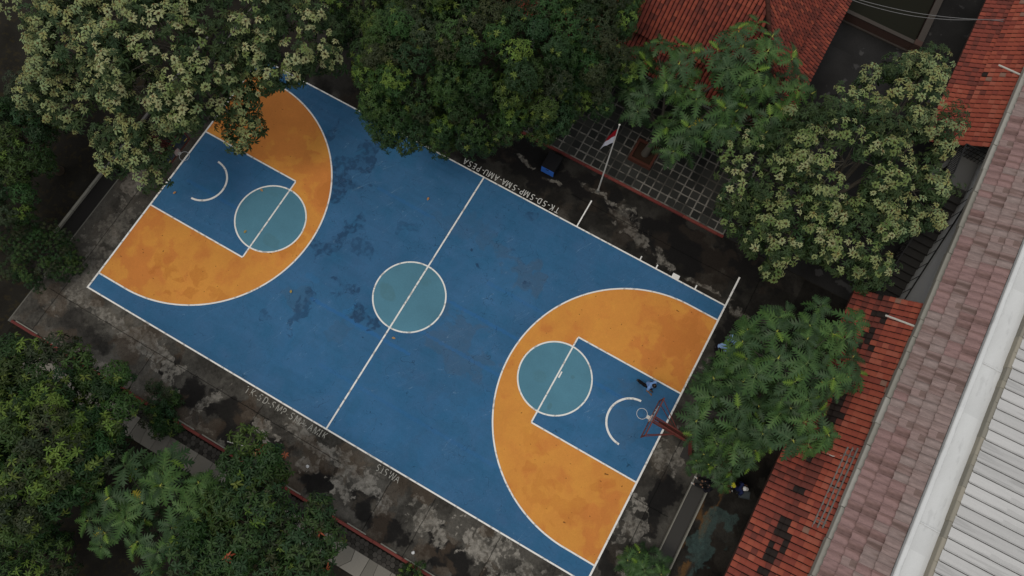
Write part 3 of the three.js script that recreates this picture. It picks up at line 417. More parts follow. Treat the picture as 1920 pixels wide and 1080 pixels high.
{ // hip-roofed house: steep main roof over a flatter skirt
  const b = thing('hip_roofed_house', 'house with steep red tiled hip roof over a flatter tiled skirt, behind the terrace', 'building'), T = 1.15;
  const X0 = -6, X1 = 10.95, Zs = -16.45, Zn = -25.6, Y = 4.0, half = (Zs - Zn) / 2, RY = Y + half * T, zr = (Zs + Zn) / 2;
  const roof = new THREE.Group(); roof.name = 'main_roof'; b.add(roof);
  const P = { se: V(X1, Y, Zs), ne: V(X1, Y, Zn), sw: V(X0, Y, Zs), nw: V(X0, Y, Zn), re: V(X1 - half, RY, zr), rw: V(X0 + half, RY, zr) };
  for (const q of [[P.sw, P.se, P.re, P.rw], [P.se, P.ne, P.re], [P.ne, P.nw, P.rw, P.re], [P.nw, P.sw, P.rw]]) put(roof, 'roof_deck', slab(q.map((p) => p.clone().add(V(0, -0.03, 0))), 0.06), deckM);
  const tone = (dark) => (p, a, s, r) => { const f = fbm(p.x * 0.6 + 3, p.z * 0.6 + p.y, 4), q = r(); if (f > 0.58 + 0.2 * q) return q < 0.5 ? 3 : 4; if (dark && q < 0.4) return q < 0.16 ? 3 : 4; return q < 0.28 ? 0 : q < 0.56 ? 1 : q < 0.64 ? 2 : q < 0.86 ? 3 : 4; };  // east slopes take more dark tiles: their shade is put into the colour
  const sl = sqrt(half * half + (half * T) ** 2), sS = V(0, half * T, -half).normalize(), sE = V(-half, half * T, 0).normalize(), rest = [];
  const eye = (x, z) => (p) => -hypot(p.x - x, p.z - z);
  rest.push(...layTiles(roof, smallTile, P.sw.clone(), V(1, 0, 0), sS, X1 - X0, sl, 0.205, 0.29, tone(false), (a, s) => { const d = s / sl * half; return a > d + 0.1 && a < X1 - X0 - d - 0.1; }, 160, eye(7, -17.6)));
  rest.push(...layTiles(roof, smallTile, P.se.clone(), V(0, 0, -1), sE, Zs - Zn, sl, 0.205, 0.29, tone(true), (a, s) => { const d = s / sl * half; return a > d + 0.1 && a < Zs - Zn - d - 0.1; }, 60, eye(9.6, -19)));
  restTiles(roof, smallTile, rest);
  const cap = mat([0.06, 0.024, 0.018], 0.9), hip = (a, c) => { const len = a.distanceTo(c), m = floor(len / 0.36); for (let i = 0; i < m; i++) { const p = a.clone().lerp(c, (i + 0.5) / m), q = a.clone().lerp(c, (i + 0.02) / m), e = a.clone().lerp(c, (i + 1.08) / m); const g = tube([q.add(V(0, 0.05, 0)), p.add(V(0, 0.035, 0)), e.add(V(0, 0.02, 0))], 0.12, 0.10, 2, 8); put(roof, 'hip_cap', g, cap); } };
  hip(P.se, P.re); hip(P.rw, P.re);
  const sk = new THREE.Group(); sk.name = 'skirt_roof'; b.add(sk);
  const y1 = 3.82, y0 = 3.05, o = 1.28, i2 = 0.15; // from under the main eave outwards
  const K = { se: V(X1 + o, y0, Zs + o), ne: V(X1 + o, y0, Zn - o), sw: V(X0 - o, y0, Zs + o), ise: V(X1 - i2, y1, Zs - i2), ine: V(X1 - i2, y1, Zn + i2), isw: V(X0 + i2, y1, Zs - i2) };
  put(sk, 'roof_deck', slab([K.sw, K.se, K.ise, K.isw].map((p) => p.clone().add(V(0, -0.03, 0))), 0.05), deckM); put(sk, 'roof_deck', slab([K.se, K.ne, K.ine, K.ise].map((p) => p.clone().add(V(0, -0.03, 0))), 0.05), deckM);
  const run = o + i2, ks = hypot(run, y1 - y0), kS = V(0, y1 - y0, -run).normalize(), kE = V(-run, y1 - y0, 0).normalize(), rest2 = [];
  rest2.push(...layTiles(sk, smallTile, K.sw.clone(), V(1, 0, 0), kS, K.se.x - K.sw.x, ks, 0.205, 0.29, tone(false), (a, s) => a < K.se.x - K.sw.x - s / ks * run - 0.08, 30, eye(6, -16)));
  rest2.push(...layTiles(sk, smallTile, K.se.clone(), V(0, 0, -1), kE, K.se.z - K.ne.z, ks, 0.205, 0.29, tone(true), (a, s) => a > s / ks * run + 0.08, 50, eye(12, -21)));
  restTiles(sk, smallTile, rest2);
  const hw = mat([0.34, 0.33, 0.3], 0.9);
  put(b, 'wall', box(15.6, 3.6, 8.2, 2.5, 1.8, -21.0), hw);
  for (let x = -4; x < 11; x += 2.4) { put(b, 'post', box(0.14, 2.95, 0.14, x, 1.5, -15.6), hw); }
  for (let z = -17.5; z > -26; z -= 2.4) put(b, 'post', box(0.14, 3.0, 0.14, 11.9, 1.5, z), hw);
}
{ // brown planter wall north of the asphalt yard
  const pl = thing('planter_wall', 'low brown plastered planter wall at the far end of the dark asphalt yard', 'wall', [14.4, -0.02, -25.9]), bm = mat([0.06, 0.036, 0.03], 0.9, { bumpMap: concreteBump, bumpScale: 0.003 }), cm = mat([0.055, 0.047, 0.041], 0.95);
  put(pl, 'wall', box(4.3, 0.66, 0.18, 0, 0.33, 0), bm); put(pl, 'coping', chamfer(4.36, 0.05, 0.24, 0.01, 0, 0.66, 0), cm); put(pl, 'footing', chamfer(4.34, 0.1, 0.1, 0.01, 0, 0, 0.15), cm);
  put(pl, 'pillar', chamfer(0.42, 0.82, 0.36, 0.015, 2.36, 0, 0.02), bm); put(pl, 'wall', box(0.3, 0.66, 6, 2.42, 0.33, -3.2), bm); put(pl, 'coping', chamfer(0.36, 0.05, 6, 0.01, 2.42, 0.66, -3.2), cm);
  put(pl, 'soil', box(4.2, 0.1, 6, 0.1, 0.45, -3.1), mat([0.012, 0.012, 0.008], 1));
}
// ------------------------------------------------------------------ trees and plants
const leafMat = (rough, through, more = {}) => new THREE.MeshPhysicalMaterial({ color: 0xffffff, vertexColors: true, roughness: rough, specularIntensity: 0.32, transmission: through, thickness: 0, side: THREE.DoubleSide, ...more });
// one folded lance-shaped leaf lying along +z from the origin, tip drooping
function lance(m, len, wid, droop, fold, yaw, pitch, col, rib, stalk = 0.08) {
  const cy = cos(yaw), sy = sin(yaw), P = (x, y, z) => { const y2 = y * cos(pitch) + z * sin(pitch), z2 = z * cos(pitch) - y * sin(pitch); return [x * cy + z2 * sy, y2, z2 * cy - x * sy]; };
  const ts = [stalk, mix(stalk, 1, 0.35), mix(stalk, 1, 0.74), 1], ws = [0.18, 1, 0.78, 0], id = [];
  ts.forEach((t, i) => { const y = -droop * len * t * t, w = ws[i] * wid / 2, z = t * len; if (i < 3) id.push([m.v(...P(-w, y + fold * w, z), col), m.v(...P(0, y, z), rib), m.v(...P(w, y + fold * w, z), col)]); else id.push([m.v(...P(0, y, z), col)]); });
  for (let i = 0; i < 2; i++) { const [a, b, c] = id[i], [d, e, f] = id[i + 1]; m.t(a, d, b, b, d, e, b, e, c, c, e, f); }
  const [a, b, c] = id[2], t = id[3][0]; m.t(a, t, b, b, t, c);
}
const vary = (c, r, s = 0.25) => { const k = 1 - s / 2 + s * r(), h = 1 + (r() - 0.5) * s * 0.5; return [c[0] * k * h, c[1] * k, c[2] * k / h]; };
// a whorl of leaves round a twig end, axis +y
function whorl(seed, n, len, wid, droop, spread, col, rib, heart, stalk) {
  const m = new MB(), r = rng(seed);
  for (let i = 0; i < n; i++) { const ring = i < n * 0.4 ? 0 : 1, k = 0.75 + 0.4 * r(), c = vary(col, r); lance(m, len * k * (ring ? 1 : 0.75), wid * k, droop * (0.6 + 0.8 * r()), 0.5, i * 2.39996 + (r() - 0.5) * 0.5, (ring ? spread[1] : spread[0]) + (r() - 0.5) * 0.3, c, rib ? vary(rib, r, 0.15) : c, stalk); }
  if (heart) for (let i = 0; i < 12; i++) { const a = i * 2.4, q = 0.01 + 0.06 * r(), y = 0.03 + 0.05 * r(), s = 0.014, x = q * cos(a), z = q * sin(a), c = vary(heart, r, 0.4), v = [m.v(x, y + 0.03, z, c), m.v(x + s, y, z + s * 0.6, c), m.v(x - s, y, z + s * 0.6, c), m.v(x, y, z - s, c)]; m.t(v[0], v[1], v[2], v[0], v[2], v[3], v[0], v[3], v[1]); }
  return m.geo();
}
// a deeply lobed breadfruit leaf along +z
function lobedLeaf(len, wid, droop, col, ribCol, seed) {
  const m = new MB(), N = 5, r = rng(seed), Y = (t) => -droop * len * t * t + 0.03 * len * sin(PI * t);
  for (const s of [-1, 1]) for (let i = 0; i < N; i++) {
    const P = 0.72 / N, t0 = 0.14 + P * i, t1 = t0 + P * 1.01, env = wid / 2 * sin(PI * clamp(0.24 + 0.66 * (i + 0.5) / N)) ** 0.65 * (0.9 + 0.2 * r()), c = vary(col, r, 0.16), lift = 0.14 * env, k = 0.14;
    const W = (e, t) => m.v(s * env * e, Y(t) + lift * e, t * len, c), a = W(0, t0), b = W(0, t1), d = W(k, t0 + 0.035), e = W(k, t1 + 0.035), f = W(0.62, t0 + 0.12 + P * 0.26), g = W(0.62, t0 + 0.12 + P * 0.64), tp = W(1, t0 + 0.25);
    m.t(a, d, b, b, d, e, d, f, e, e, f, g, f, tp, g);
  }
  const c = vary(col, r, 0.1), a = m.v(-0.03, Y(0.88), 0.88 * len, c), b = m.v(0.03, Y(0.88), 0.88 * len, c), e = m.v(0.07, Y(0.94), 0.95 * len, c), f = m.v(-0.07, Y(0.94), 0.95 * len, c), t = m.v(0, Y(1.05), 1.06 * len, c); m.t(a, f, b, b, f, e, f, t, e);
  const q = []; for (let i = 0; i <= 3; i++) { const k = i / 3 * 0.97, w = 0.012 * (1 - 0.8 * k); q.push(m.v(-w, Y(k) + 0.006, k * len, ribCol), m.v(w, Y(k) + 0.006, k * len, ribCol)); } for (let i = 0; i < 3; i++) { const k = i * 2; m.t(q[k], q[k + 2], q[k + 1], q[k + 1], q[k + 2], q[k + 3]); }
  return m.geo();
}
const barkGrey = mat([0.085, 0.077, 0.063], 0.95), barkDark = mat([0.055, 0.042, 0.03], 0.95);
const UP = V(0, 1, 0);
const fibs = (n, r) => Array.from({ length: n }, (_, i) => { const y = 1 - 2 * (i + 0.5) / n, a = i * 2.39996 + r() * 0.6, q = sqrt(max(0, 1 - y * y)); return V(q * cos(a), y, q * sin(a)); });
function clumpsOf(lobes, gap, r, low = -0.3, flat = 0.72) {
  const out = [];
  lobes.forEach(([x, y, z, R], li) => {
    const n = max(6, Math.round(4 * PI * R * R * 0.82 / (gap * gap)));
    for (const d of fibs(n, r)) {
      if (d.y < low) continue;
      const k = 0.74 + 0.38 * r(), p = V(x + d.x * R * k, y + d.y * R * k * flat, z + d.z * R * k);
      let buried = false; lobes.forEach(([a, b, c, Q], lj) => { if (lj !== li && hypot(p.x - a, (p.y - b) / flat, p.z - c) < Q * 0.74) buried = true; });
      if (!buried && r() > 0.06) out.push({ p, d, li });
    }
  });
  return out;
}
function orient(p, axis, spin, scale, tilt = 0) { const q = new THREE.Quaternion().setFromUnitVectors(UP, axis.clone().normalize()).multiply(new THREE.Quaternion().setFromAxisAngle(UP, spin)); return new THREE.Matrix4().compose(p, q, V(scale, scale, scale)); }
// those a viewer above sees first: the nearest per cell of the view
function seenFirst(list, base, cell) {
  const best = new Map();
  for (const t of list) { const e = V().setFromMatrixPosition(t.m).add(base).sub(EYE), k = floor(e.x / -e.y / cell) + ':' + floor(e.z / -e.y / cell), d = e.length(); if (!best.has(k) || best.get(k).dist > d) { t.dist = d; best.set(k, t); } }
  return [...best.values()].sort((a, b) => a.dist - b.dist);
}
function skeleton(t, lobes, clumps, bark, r, trunkR, base) { // trunk, one limb per lobe with its branches
  const loc = lobes.map(([x, y, z, R]) => V(x - base.x, y, z - base.z)), topY = min(...loc.map((p) => p.y)) * 0.55, c = loc.reduce((a, p) => a.add(p), V(0, 0, 0)).multiplyScalar(1 / loc.length);
  const head = V(c.x * 0.25, topY, c.z * 0.25);
  put(t, 'trunk', tube([V(0, -0.1, 0), V(c.x * 0.04 + 0.06, topY * 0.5, c.z * 0.04), head], trunkR * 1.25, trunkR * 0.8, 8, 9, (k) => trunkR * (1.45 - 0.75 * Math.pow(k, 0.4))), bark);
  loc.forEach((p, i) => {
    const gs = [], end = p.clone().add(V(0, lobes[i][3] * 0.1, 0)), mid = head.clone().lerp(end, 0.5).add(V((r() - 0.5) * 0.5, -0.25, (r() - 0.5) * 0.5));
    gs.push(tube([head.clone().add(V(0, -0.15, 0)), mid, end], trunkR * 0.5, trunkR * 0.16, 7, 6));
    for (const q of clumps) if (q.li === i && r() < 0.55) { const e = q.p.clone().sub(base), a = mid.clone().lerp(end, 0.2 + 0.75 * r()), b = a.clone().lerp(e, 0.5).add(V((r() - 0.5) * 0.35, 0.15 - 0.3 * r(), (r() - 0.5) * 0.35)); gs.push(tube([a, b, e], trunkR * 0.12, 0.012, 5, 4)); }
    put(t, 'limb', mergeGeometries(gs), bark);
  });
}
function instanced(t, name, geo, m, list) { if (!list.length) return; const im = new THREE.InstancedMesh(geo, m, list.length); im.name = name; im.userData.kind = 'stuff'; im.castShadow = im.receiveShadow = true; const c = new THREE.Color(); list.forEach((q, i) => { im.setMatrixAt(i, q.m); im.setColorAt(i, c.setRGB(...(q.c ?? [1, 1, 1]))); }); t.add(im); }

// pale whorled tree: cream young leaves round brown flower heads at the twig ends, older leaves behind, their green darkened to paint shade into the gaps
const PALE_L = [0.42, 0.41, 0.235], PALE_R = [0.20, 0.245, 0.09], OLD_SHADED = [0.022, 0.040, 0.013];
const paleGeos = [1, 2, 3, 4].map((s) => whorl(s, 13, 0.255, 0.082, 0.32, [0.35, -0.08], PALE_L, PALE_R, [0.22, 0.13, 0.055], 0.3));
const greenGeo = whorl(11, 10, 0.28, 0.08, 0.35, [0.5, -0.1], OLD_SHADED, [0.035, 0.06, 0.02]);
const paleMats = [[0.86, 0.88, 0.86], [0.66, 0.74, 0.60], [0.98, 0.96, 0.94], [0.42, 0.54, 0.34], [0.24, 0.36, 0.20]].map((c) => { const m = leafMat(0.62, 0); m.color.setRGB(...c); return m; }), greenM = leafMat(0.5, 0);
function paleTree(label, base, trunkR, lobes, seed, quota, cut = 1, tones = [0, 1, 2, 3, 0, 1]) {
  const r = rng(seed), t = thing('pale_leaved_tree', label, 'tree', [base[0], 0, base[1]]), B = V(base[0], 0, base[1]);
  lobes = lobes.map(([x, y, z, R]) => [x, y, z, max(0.5, R - 0.5)]); const clumps = clumpsOf(lobes, 1.18, r), tips = [], inner = [];
  for (const q of clumps) {
    const ax = q.d.clone().multiplyScalar(0.55).add(V(0, 0.75, 0)).normalize(), R = 0.42 + 0.36 * r(), young = r() < 0.86 * cut;
    for (const d of fibs(30, r)) { if (d.dot(ax) < 0.0 || r() < 0.18) continue; const p = q.p.clone().addScaledVector(d, R * (0.82 + 0.3 * r())).sub(B); const a = d.clone().multiplyScalar(0.7).add(V((r() - 0.5) * 0.5, 0.75, (r() - 0.5) * 0.5)); (young && d.y > -0.15 && r() < 0.8 ? tips : inner).push({ m: orient(p, a, r() * 6.28, 0.5 + 0.5 * r()), c: vary([1, 1, 1], r, 0.4) }); }
    for (let i = 0; i < 11; i++) { const d = fibs(11, r)[i], p = q.p.clone().addScaledVector(d, R * (0.5 + 0.5 * r())).add(V(0, -0.35 - 0.4 * r(), 0)).sub(B); inner.push({ m: orient(p, d.clone().add(V(0, 0.8, 0)), r() * 6.28, 0.9 + 0.4 * r()), c: vary([1, 1, 1], r, 0.6) }); }
  }
  const near = seenFirst(tips, B, 0.0098).slice(0, quota), set = new Set(near);
  near.forEach((q, i) => { const o = put(t, 'leaf_whorl', paleGeos[i % 4], paleMats[tones[floor(r() * tones.length)]]); q.m.decompose(o.position, o.quaternion, o.scale); });
  instanced(t, 'leaf_whorls', paleGeos[1], paleMats[0], tips.filter((q) => !set.has(q)).map((q) => ({ m: q.m, c: vary([0.72, 0.78, 0.66], r, 0.5) })));
  instanced(t, 'older_shaded_foliage', greenGeo, greenM, inner);
  skeleton(t, lobes, clumps, barkGrey, r, trunkR, B);
}
paleTree('large pale leaved tree with cream leaf whorls overhanging the left key', [-14.9, -4.6], 0.34, [[-12.71, 7.5, -3.2, 3.62], [-16.99, 6.8, -1.87, 2.97], [-9.7, 6.8, -6.12, 2.88], [-13.73, 6.2, -0.19, 2.55], [-13.18, 4.8, 1.22, 1.86], [-10.7, 6, -3.2, 1.9], [-9.82, 4.6, -2.39, 1.15], [-17.35, 5.6, 0.58, 1.87], [-8.8, 5.6, -5.9, 1.3], [-11.66, 8, -5.55, 2.92], [-17.03, 7, -3.58, 3.01], [-9.9, 5.8, -5.4, 1.5], [-12.6, 5.2, -0.6, 1.5]], 101, 300);
paleTree('pale leaved tree with bare grey twigs between the terrace and the staircase', [15.6, -13.6], 0.26, [[14.76, 6.5, -13.82, 2.9], [16.02, 6.6, -17.49, 2.3], [17.92, 6, -17.44, 1.5], [11.97, 5.2, -12.03, 2.1], [14.47, 5.2, -10.51, 2.3], [17.08, 5.4, -11.35, 2.3], [12.9, 5.4, -13.9, 1.9], [18.2, 5.6, -14.3, 1.9], [11.77, 4.4, -10.4, 1.4], [18.3, 4.4, -10.51, 1.1], [16.12, 6.4, -19.87, 1.16], [14.05, 4, -9.3, 1.3]], 202, 300, 0.85, [0, 1, 3, 3, 4, 1]);

// mango: dense narrow leaves, yellow-green or reddish flushes
const mangoCols = [[0.017, 0.044, 0.010], [0.012, 0.031, 0.009], [0.025, 0.048, 0.010], [0.021, 0.030, 0.012]];
const mangoGeo = whorl(31, 9, 0.19, 0.050, 0.45, [0.45, -0.15], [1, 1, 1], [1.25, 1.2, 1.15]), mangoM = leafMat(0.42, 0);
function mangoTree(name, label, base, trunkR, lobes, seed, o = {}) {
  const r = rng(seed), t = thing(name, label, o.category ?? 'tree', [base[0], 0, base[1]]), B = V(base[0], 0, base[1]); lobes = lobes.map(([x, y, z, R]) => [x, y, z, max(0.4, R - (o.trim ?? 0.45))]); const clumps = clumpsOf(lobes, o.gap ?? 1.0, r, -0.35, 0.75), list = [];
  const size = o.size ?? 1, flush = o.flush ?? 0.06, red = o.red ?? 0;
  for (const q of clumps) {
    const R = (0.48 + 0.34 * r()) * (o.clump ?? 1), ax = q.d.clone().multiplyScalar(0.6).add(V(0, 0.7, 0)).normalize(), tone = vary(mangoCols[floor(r() * 4)], r, 0.5), young = r() < flush * 2, n = o.per ?? 64;
    for (const d of fibs(n, r)) { if (d.dot(ax) < -0.1 || r() < 0.1) continue; const p = q.p.clone().addScaledVector(d, R * (0.72 + 0.42 * r())).sub(B), k = r(); let c = tone; if (young && d.y > 0.2 && k < 0.65) c = [0.066, 0.112, 0.018]; else if (k < flush) c = [0.072, 0.105, 0.02]; else if (k < flush + red) c = [0.24, 0.07, 0.032]; list.push({ m: orient(p, d.clone().multiplyScalar(0.8).add(V((r() - 0.5) * 0.6, 0.55, (r() - 0.5) * 0.6)), r() * 6.28, size * (0.8 + 0.45 * r())), c: vary(c, r, 0.3) }); }
    for (const d of fibs(o.under ?? 12, r)) list.push({ m: orient(q.p.clone().addScaledVector(d, R * (0.5 + 0.6 * r())).add(V(0, -0.35 - 0.4 * r(), 0)).sub(B), d.clone().add(V(0, 0.6, 0)), r() * 6.28, size * 1.15), c: vary(mangoCols[1], r, 0.4) });
  }
  if (o.whorls) { const near = seenFirst(list, B, 0.0085).slice(0, 300), set = new Set(near), ms = new Map(); near.forEach((q) => { const k = q.c[0] > 0.16 ? 4 : q.c[0] > 0.075 ? 5 : floor(r() * 4), m = ms.get(k) ?? ms.set(k, (() => { const x = leafMat(0.42, 0); x.color.setRGB(...[[0.022, 0.049, 0.012], [0.017, 0.040, 0.012], [0.027, 0.050, 0.014], [0.019, 0.043, 0.017], [0.25, 0.062, 0.030], [0.08, 0.105, 0.02]][k]); return x; })()).get(k), w = put(t, 'leaf_whorl', mangoGeo, m); q.m.decompose(w.position, w.quaternion, w.scale); }); instanced(t, 'foliage', mangoGeo, mangoM, list.filter((q) => !set.has(q))); }
  else instanced(t, 'foliage', mangoGeo, mangoM, list);
  skeleton(t, lobes, clumps, barkDark, r, trunkR, B);
}
mangoTree('mango_tree', 'broad dense dark green tree overhanging the top side line, left of the flagpole', [-0.8, -11.2], 0.36, [[-3.33, 7, -8.43, 3.22], [-0.36, 8, -10.31, 3.63], [1.7, 7.5, -12.6, 2.9], [-0.9, 5.8, -8.0, 2.5], [-3.33, 5.4, -6.75, 2.28], [1.5, 6.2, -9.6, 2.4], [3.3, 5.6, -12.3, 1.75], [-5.79, 5.2, -8.34, 1.58], [-2.0, 4.4, -7.0, 1.25], [-1.42, 8, -12.16, 3.48], [2.6, 6, -15.8, 1.4]], 303, { flush: 0.045, per: 100, gap: 1.1, size: 0.88, under: 22 });
mangoTree('mango_tree', 'leafy green tree with yellow-green flushes at the lower left corner', [-8.6, 13.4], 0.24, [[-8.28, 4.8, 13.27, 2.32], [-10.71, 4, 11.4, 1.7], [-8.3, 3.8, 10.5, 1.1], [-8.15, 5, 14.88, 2.25], [-6.4, 4.2, 13.4, 1.35], [-12.31, 4, 12.16, 1.56], [-7.1, 4, 11.5, 1.2]], 404, { flush: 0.1, size: 1.25 });
mangoTree('mango_tree', 'mango tree with orange-red young leaves at the bottom, beside the red kerb', [1.0, 12.6], 0.2, [[-0.69, 3.8, 10.13, 1.45], [0.66, 4.6, 12.01, 1.95], [2.38, 4.4, 11.28, 1.6], [-0.03, 4.2, 13.81, 1.83], [3.0, 4.4, 12.4, 1.5]], 505, { flush: 0.022, size: 1.3, per: 56, whorls: true, red: 0.012 });
mangoTree('dark_tree', 'very dark tree filling the left edge above the round bush', [-19.2, 3.2], 0.2, [[-18.96, 3.6, 3.08, 2.2], [-18.2, 3.2, 5.64, 1.9], [-19.92, 3.2, 1.11, 1.6]], 606, { flush: 0.01, per: 50 });
mangoTree('dark_tree', 'dark tree between the large pale tree and the dense tree at the top edge', [-8.4, -11.0], 0.2, [[-8.15, 5, -10.6, 1.9], [-8.94, 4, -9.5, 1.11], [-7.2, 4.6, -12.3, 1.6]], 707, { flush: 0.02, per: 50 });
mangoTree('dark_tree', 'dark low tree in the bottom left corner below the leafy tree', [-7.7, 17.6], 0.16, [[-8.51, 3, 17.01, 1.9], [-6.6, 2.6, 17.9, 1.6]], 808, { flush: 0.02, per: 50 });
mangoTree('round_bush', 'dark round clipped bush beside the left end of the yard', [-16.3, 7.2], 0.07, [[-16.42, 1.25, 7.25, 1.55], [-15.5, 0.9, 6.95, 0.95]], 909, { category: 'bush', trim: 0.1, flush: 0, gap: 0.6, clump: 0.5, per: 30, size: 0.55 });
mangoTree('small_shrub', 'small green shrub leaning over the right end of the lower red kerb', [7.1, 10.95], 0.03, [[7.03, 0.55, 10.85, 0.55]], 910, { category: 'shrub', trim: 0.1, flush: 0.25, gap: 0.5, clump: 0.5, per: 16, size: 0.7 });
mangoTree('small_shrub', 'small green shrub growing over the red kerb beside the pale streak', [-7.0, 10.2], 0.04, [[-7.3, 0.9, 10.1, 0.7], [-6.6, 0.8, 10.9, 0.65]], 911, { category: 'shrub', trim: 0.1, flush: 0.08, gap: 0.6, clump: 0.6, per: 24, size: 0.9 });

// breadfruit: large lobed leaves in rosettes round a pale bud
const BF = [[0.040, 0.085, 0.024], [0.034, 0.068, 0.026], [0.052, 0.105, 0.026], [0.028, 0.056, 0.021], [0.095, 0.165, 0.022], [0.30, 0.26, 0.03]], ribC = [0.13, 0.19, 0.075];
const bfGeos = [0, 1, 2, 3].map((i) => lobedLeaf(0.76, 0.56, [0.15, 0.34, 0.55, 0.8][i], [1, 1, 1], [2.6, 1.9, 2.2], 41 + i));
const bfMats = BF.map((c) => { const m = leafMat(0.45, 0.06); m.color.setRGB(...c); return m; }), bfWhite = leafMat(0.45, 0.06);
const budGeo = new THREE.ConeGeometry(0.028, 0.17, 6).translate(0, 0.085, 0), budM = mat([0.36, 0.36, 0.07], 0.6);
function breadfruit(label, base, trunkR, lobes, seed, o = {}) {
  const r = rng(seed), t = thing(o.name ?? 'breadfruit_tree', label, o.category ?? 'tree', [base[0], 0, base[1]]), B = V(base[0], 0, base[1]), gap = o.gap ?? 1.12; lobes = lobes.map(([x, y, z, R]) => [x, y, z, max(0.3, R - (o.name ? 0 : 0.12))]); const cl = clumpsOf(lobes, gap, r, o.low ?? -0.25, 0.7), leaves = [], buds = [], size = o.size ?? 1;
  for (const q of cl) {
    const axis = q.d.clone().multiplyScalar(0.45).add(V((r() - 0.5) * 0.5, 0.85, (r() - 0.5) * 0.5)).normalize(), p = q.p.clone().sub(B), n = 8 + floor(r() * 3), spin = r() * 6.28, sc = size * (0.85 + 0.3 * r()), Q = new THREE.Quaternion().setFromUnitVectors(UP, axis), tone = floor(r() * 4);
    for (let i = 0; i < n; i++) { const in1 = i < 2, pitch = in1 ? 0.6 : 0.28 - 0.5 * r(), qq = Q.clone().multiply(new THREE.Quaternion().setFromEuler(new THREE.Euler(-pitch, spin + i * 2.39996 + (r() - 0.5) * 0.3, (r() - 0.5) * 0.8, 'YXZ'))), s = sc * (in1 ? 0.62 : 0.78 + 0.35 * r()); leaves.push({ m: new THREE.Matrix4().compose(p.clone().add(axis.clone().multiplyScalar((n - i) * 0.018)), qq, V(s, s, s)), g: floor(r() * 4), k: !in1 && r() < 0.012 ? 5 : in1 && r() < 0.22 ? 4 : r() < 0.6 ? tone : floor(r() * 4) }); }
    buds.push({ p: p.clone().addScaledVector(axis, 0.14), Q, s: 0.7 + 0.8 * r() });
  }
  // older leaves lower inside the crown, crown shade put into their dark green
  for (const q of cl) for (let i = 0; i < 3; i++) { const p = q.p.clone().sub(B).addScaledVector(q.d, -0.5 - 0.5 * r()).add(V((r() - 0.5) * 0.8, -0.6 - 0.6 * r(), (r() - 0.5) * 0.8)), qq = new THREE.Quaternion().setFromEuler(new THREE.Euler(0.3 * r(), r() * 6.28, (r() - 0.5) * 0.6, 'YXZ')), s = size * (0.85 + 0.3 * r()); leaves.push({ m: new THREE.Matrix4().compose(p, qq, V(s, s, s)), g: 1, k: 3, deep: true }); }
  const near = seenFirst(leaves.filter((l) => !l.deep), B, 0.0078).slice(0, 300), set = new Set(near);
  for (const l of near) { const w = put(t, 'leaf', bfGeos[l.g], bfMats[l.k]); l.m.decompose(w.position, w.quaternion, w.scale); }
  instanced(t, 'leaves', bfGeos[1], bfWhite, leaves.filter((l) => !set.has(l)).map((l) => ({ m: l.m, c: BF[l.k] })));
  for (const b of buds) { if (r() < 0.3) continue; const w = put(t, 'bud', budGeo, budM); w.position.copy(b.p); w.quaternion.copy(b.Q); w.scale.set(b.s, b.s, b.s); w.rotateX((r() - 0.5) * 1.4); }
  skeleton(t, lobes, cl, barkGrey, r, trunkR, B);
}
breadfruit('breadfruit tree with lobed leaves over the right baseline beside the hoop', [16.9, -3.4], 0.2, [[16.26, 5.6, -4.32, 2.2], [17.65, 5, -6.6, 1.25], [15.15, 5, -5.4, 1.0], [15.0, 4.6, -1.9, 1.55], [17.5, 4.8, -2.6, 1.75], [14.0, 4.2, -2.7, 0.8], [18.3, 5, -5.1, 1.15], [16.7, 4, -0.9, 0.9], [15.2, 3.5, -0.35, 0.75]], 1001);
breadfruit('breadfruit tree growing from the brown pit on the terrace, in front of the hip roof', [6.7, -12.7], 0.2, [[9.14, 6.4, -16.0, 1.85], [11.2, 5.4, -16.0, 1.2], [5.96, 5.6, -14.22, 1.5], [8.62, 5.2, -13.48, 1.6], [5.43, 4.8, -12.86, 1.1], [10.7, 5, -14.4, 1.5], [7.9, 4.4, -12.0, 1.2], [4.5, 5, -14.2, 0.8]], 1002);
breadfruit('breadfruit tree with bright lobed leaves at the lower left, between two mango trees', [-3.2, 13.5], 0.14, [[-3.82, 4.4, 13.13, 1.4], [-2.28, 4.2, 13.22, 1.5], [-4.52, 4, 14.8, 1.1], [-4.3, 3.8, 12.2, 0.8], [-2.1, 3.4, 12.1, 0.7], [-2.55, 3.8, 14.5, 1.1]], 1003);
breadfruit('young breadfruit plant at the bottom edge beside the grey ledge', [15.75, 5.35], 0.04, [[16.05, 1.3, 5.45, 0.5], [15.15, 1.1, 5.5, 0.3]], 1004, { gap: 0.7, size: 0.85, name: 'young_breadfruit' });
breadfruit('young breadfruit plant growing beside the seated person', [17.05, 0.1], 0.04, [[16.9, 1.5, 0.1, 0.5], [15.9, 1.4, 0.15, 0.4]], 1005, { gap: 0.7, size: 0.75, name: 'young_breadfruit' });
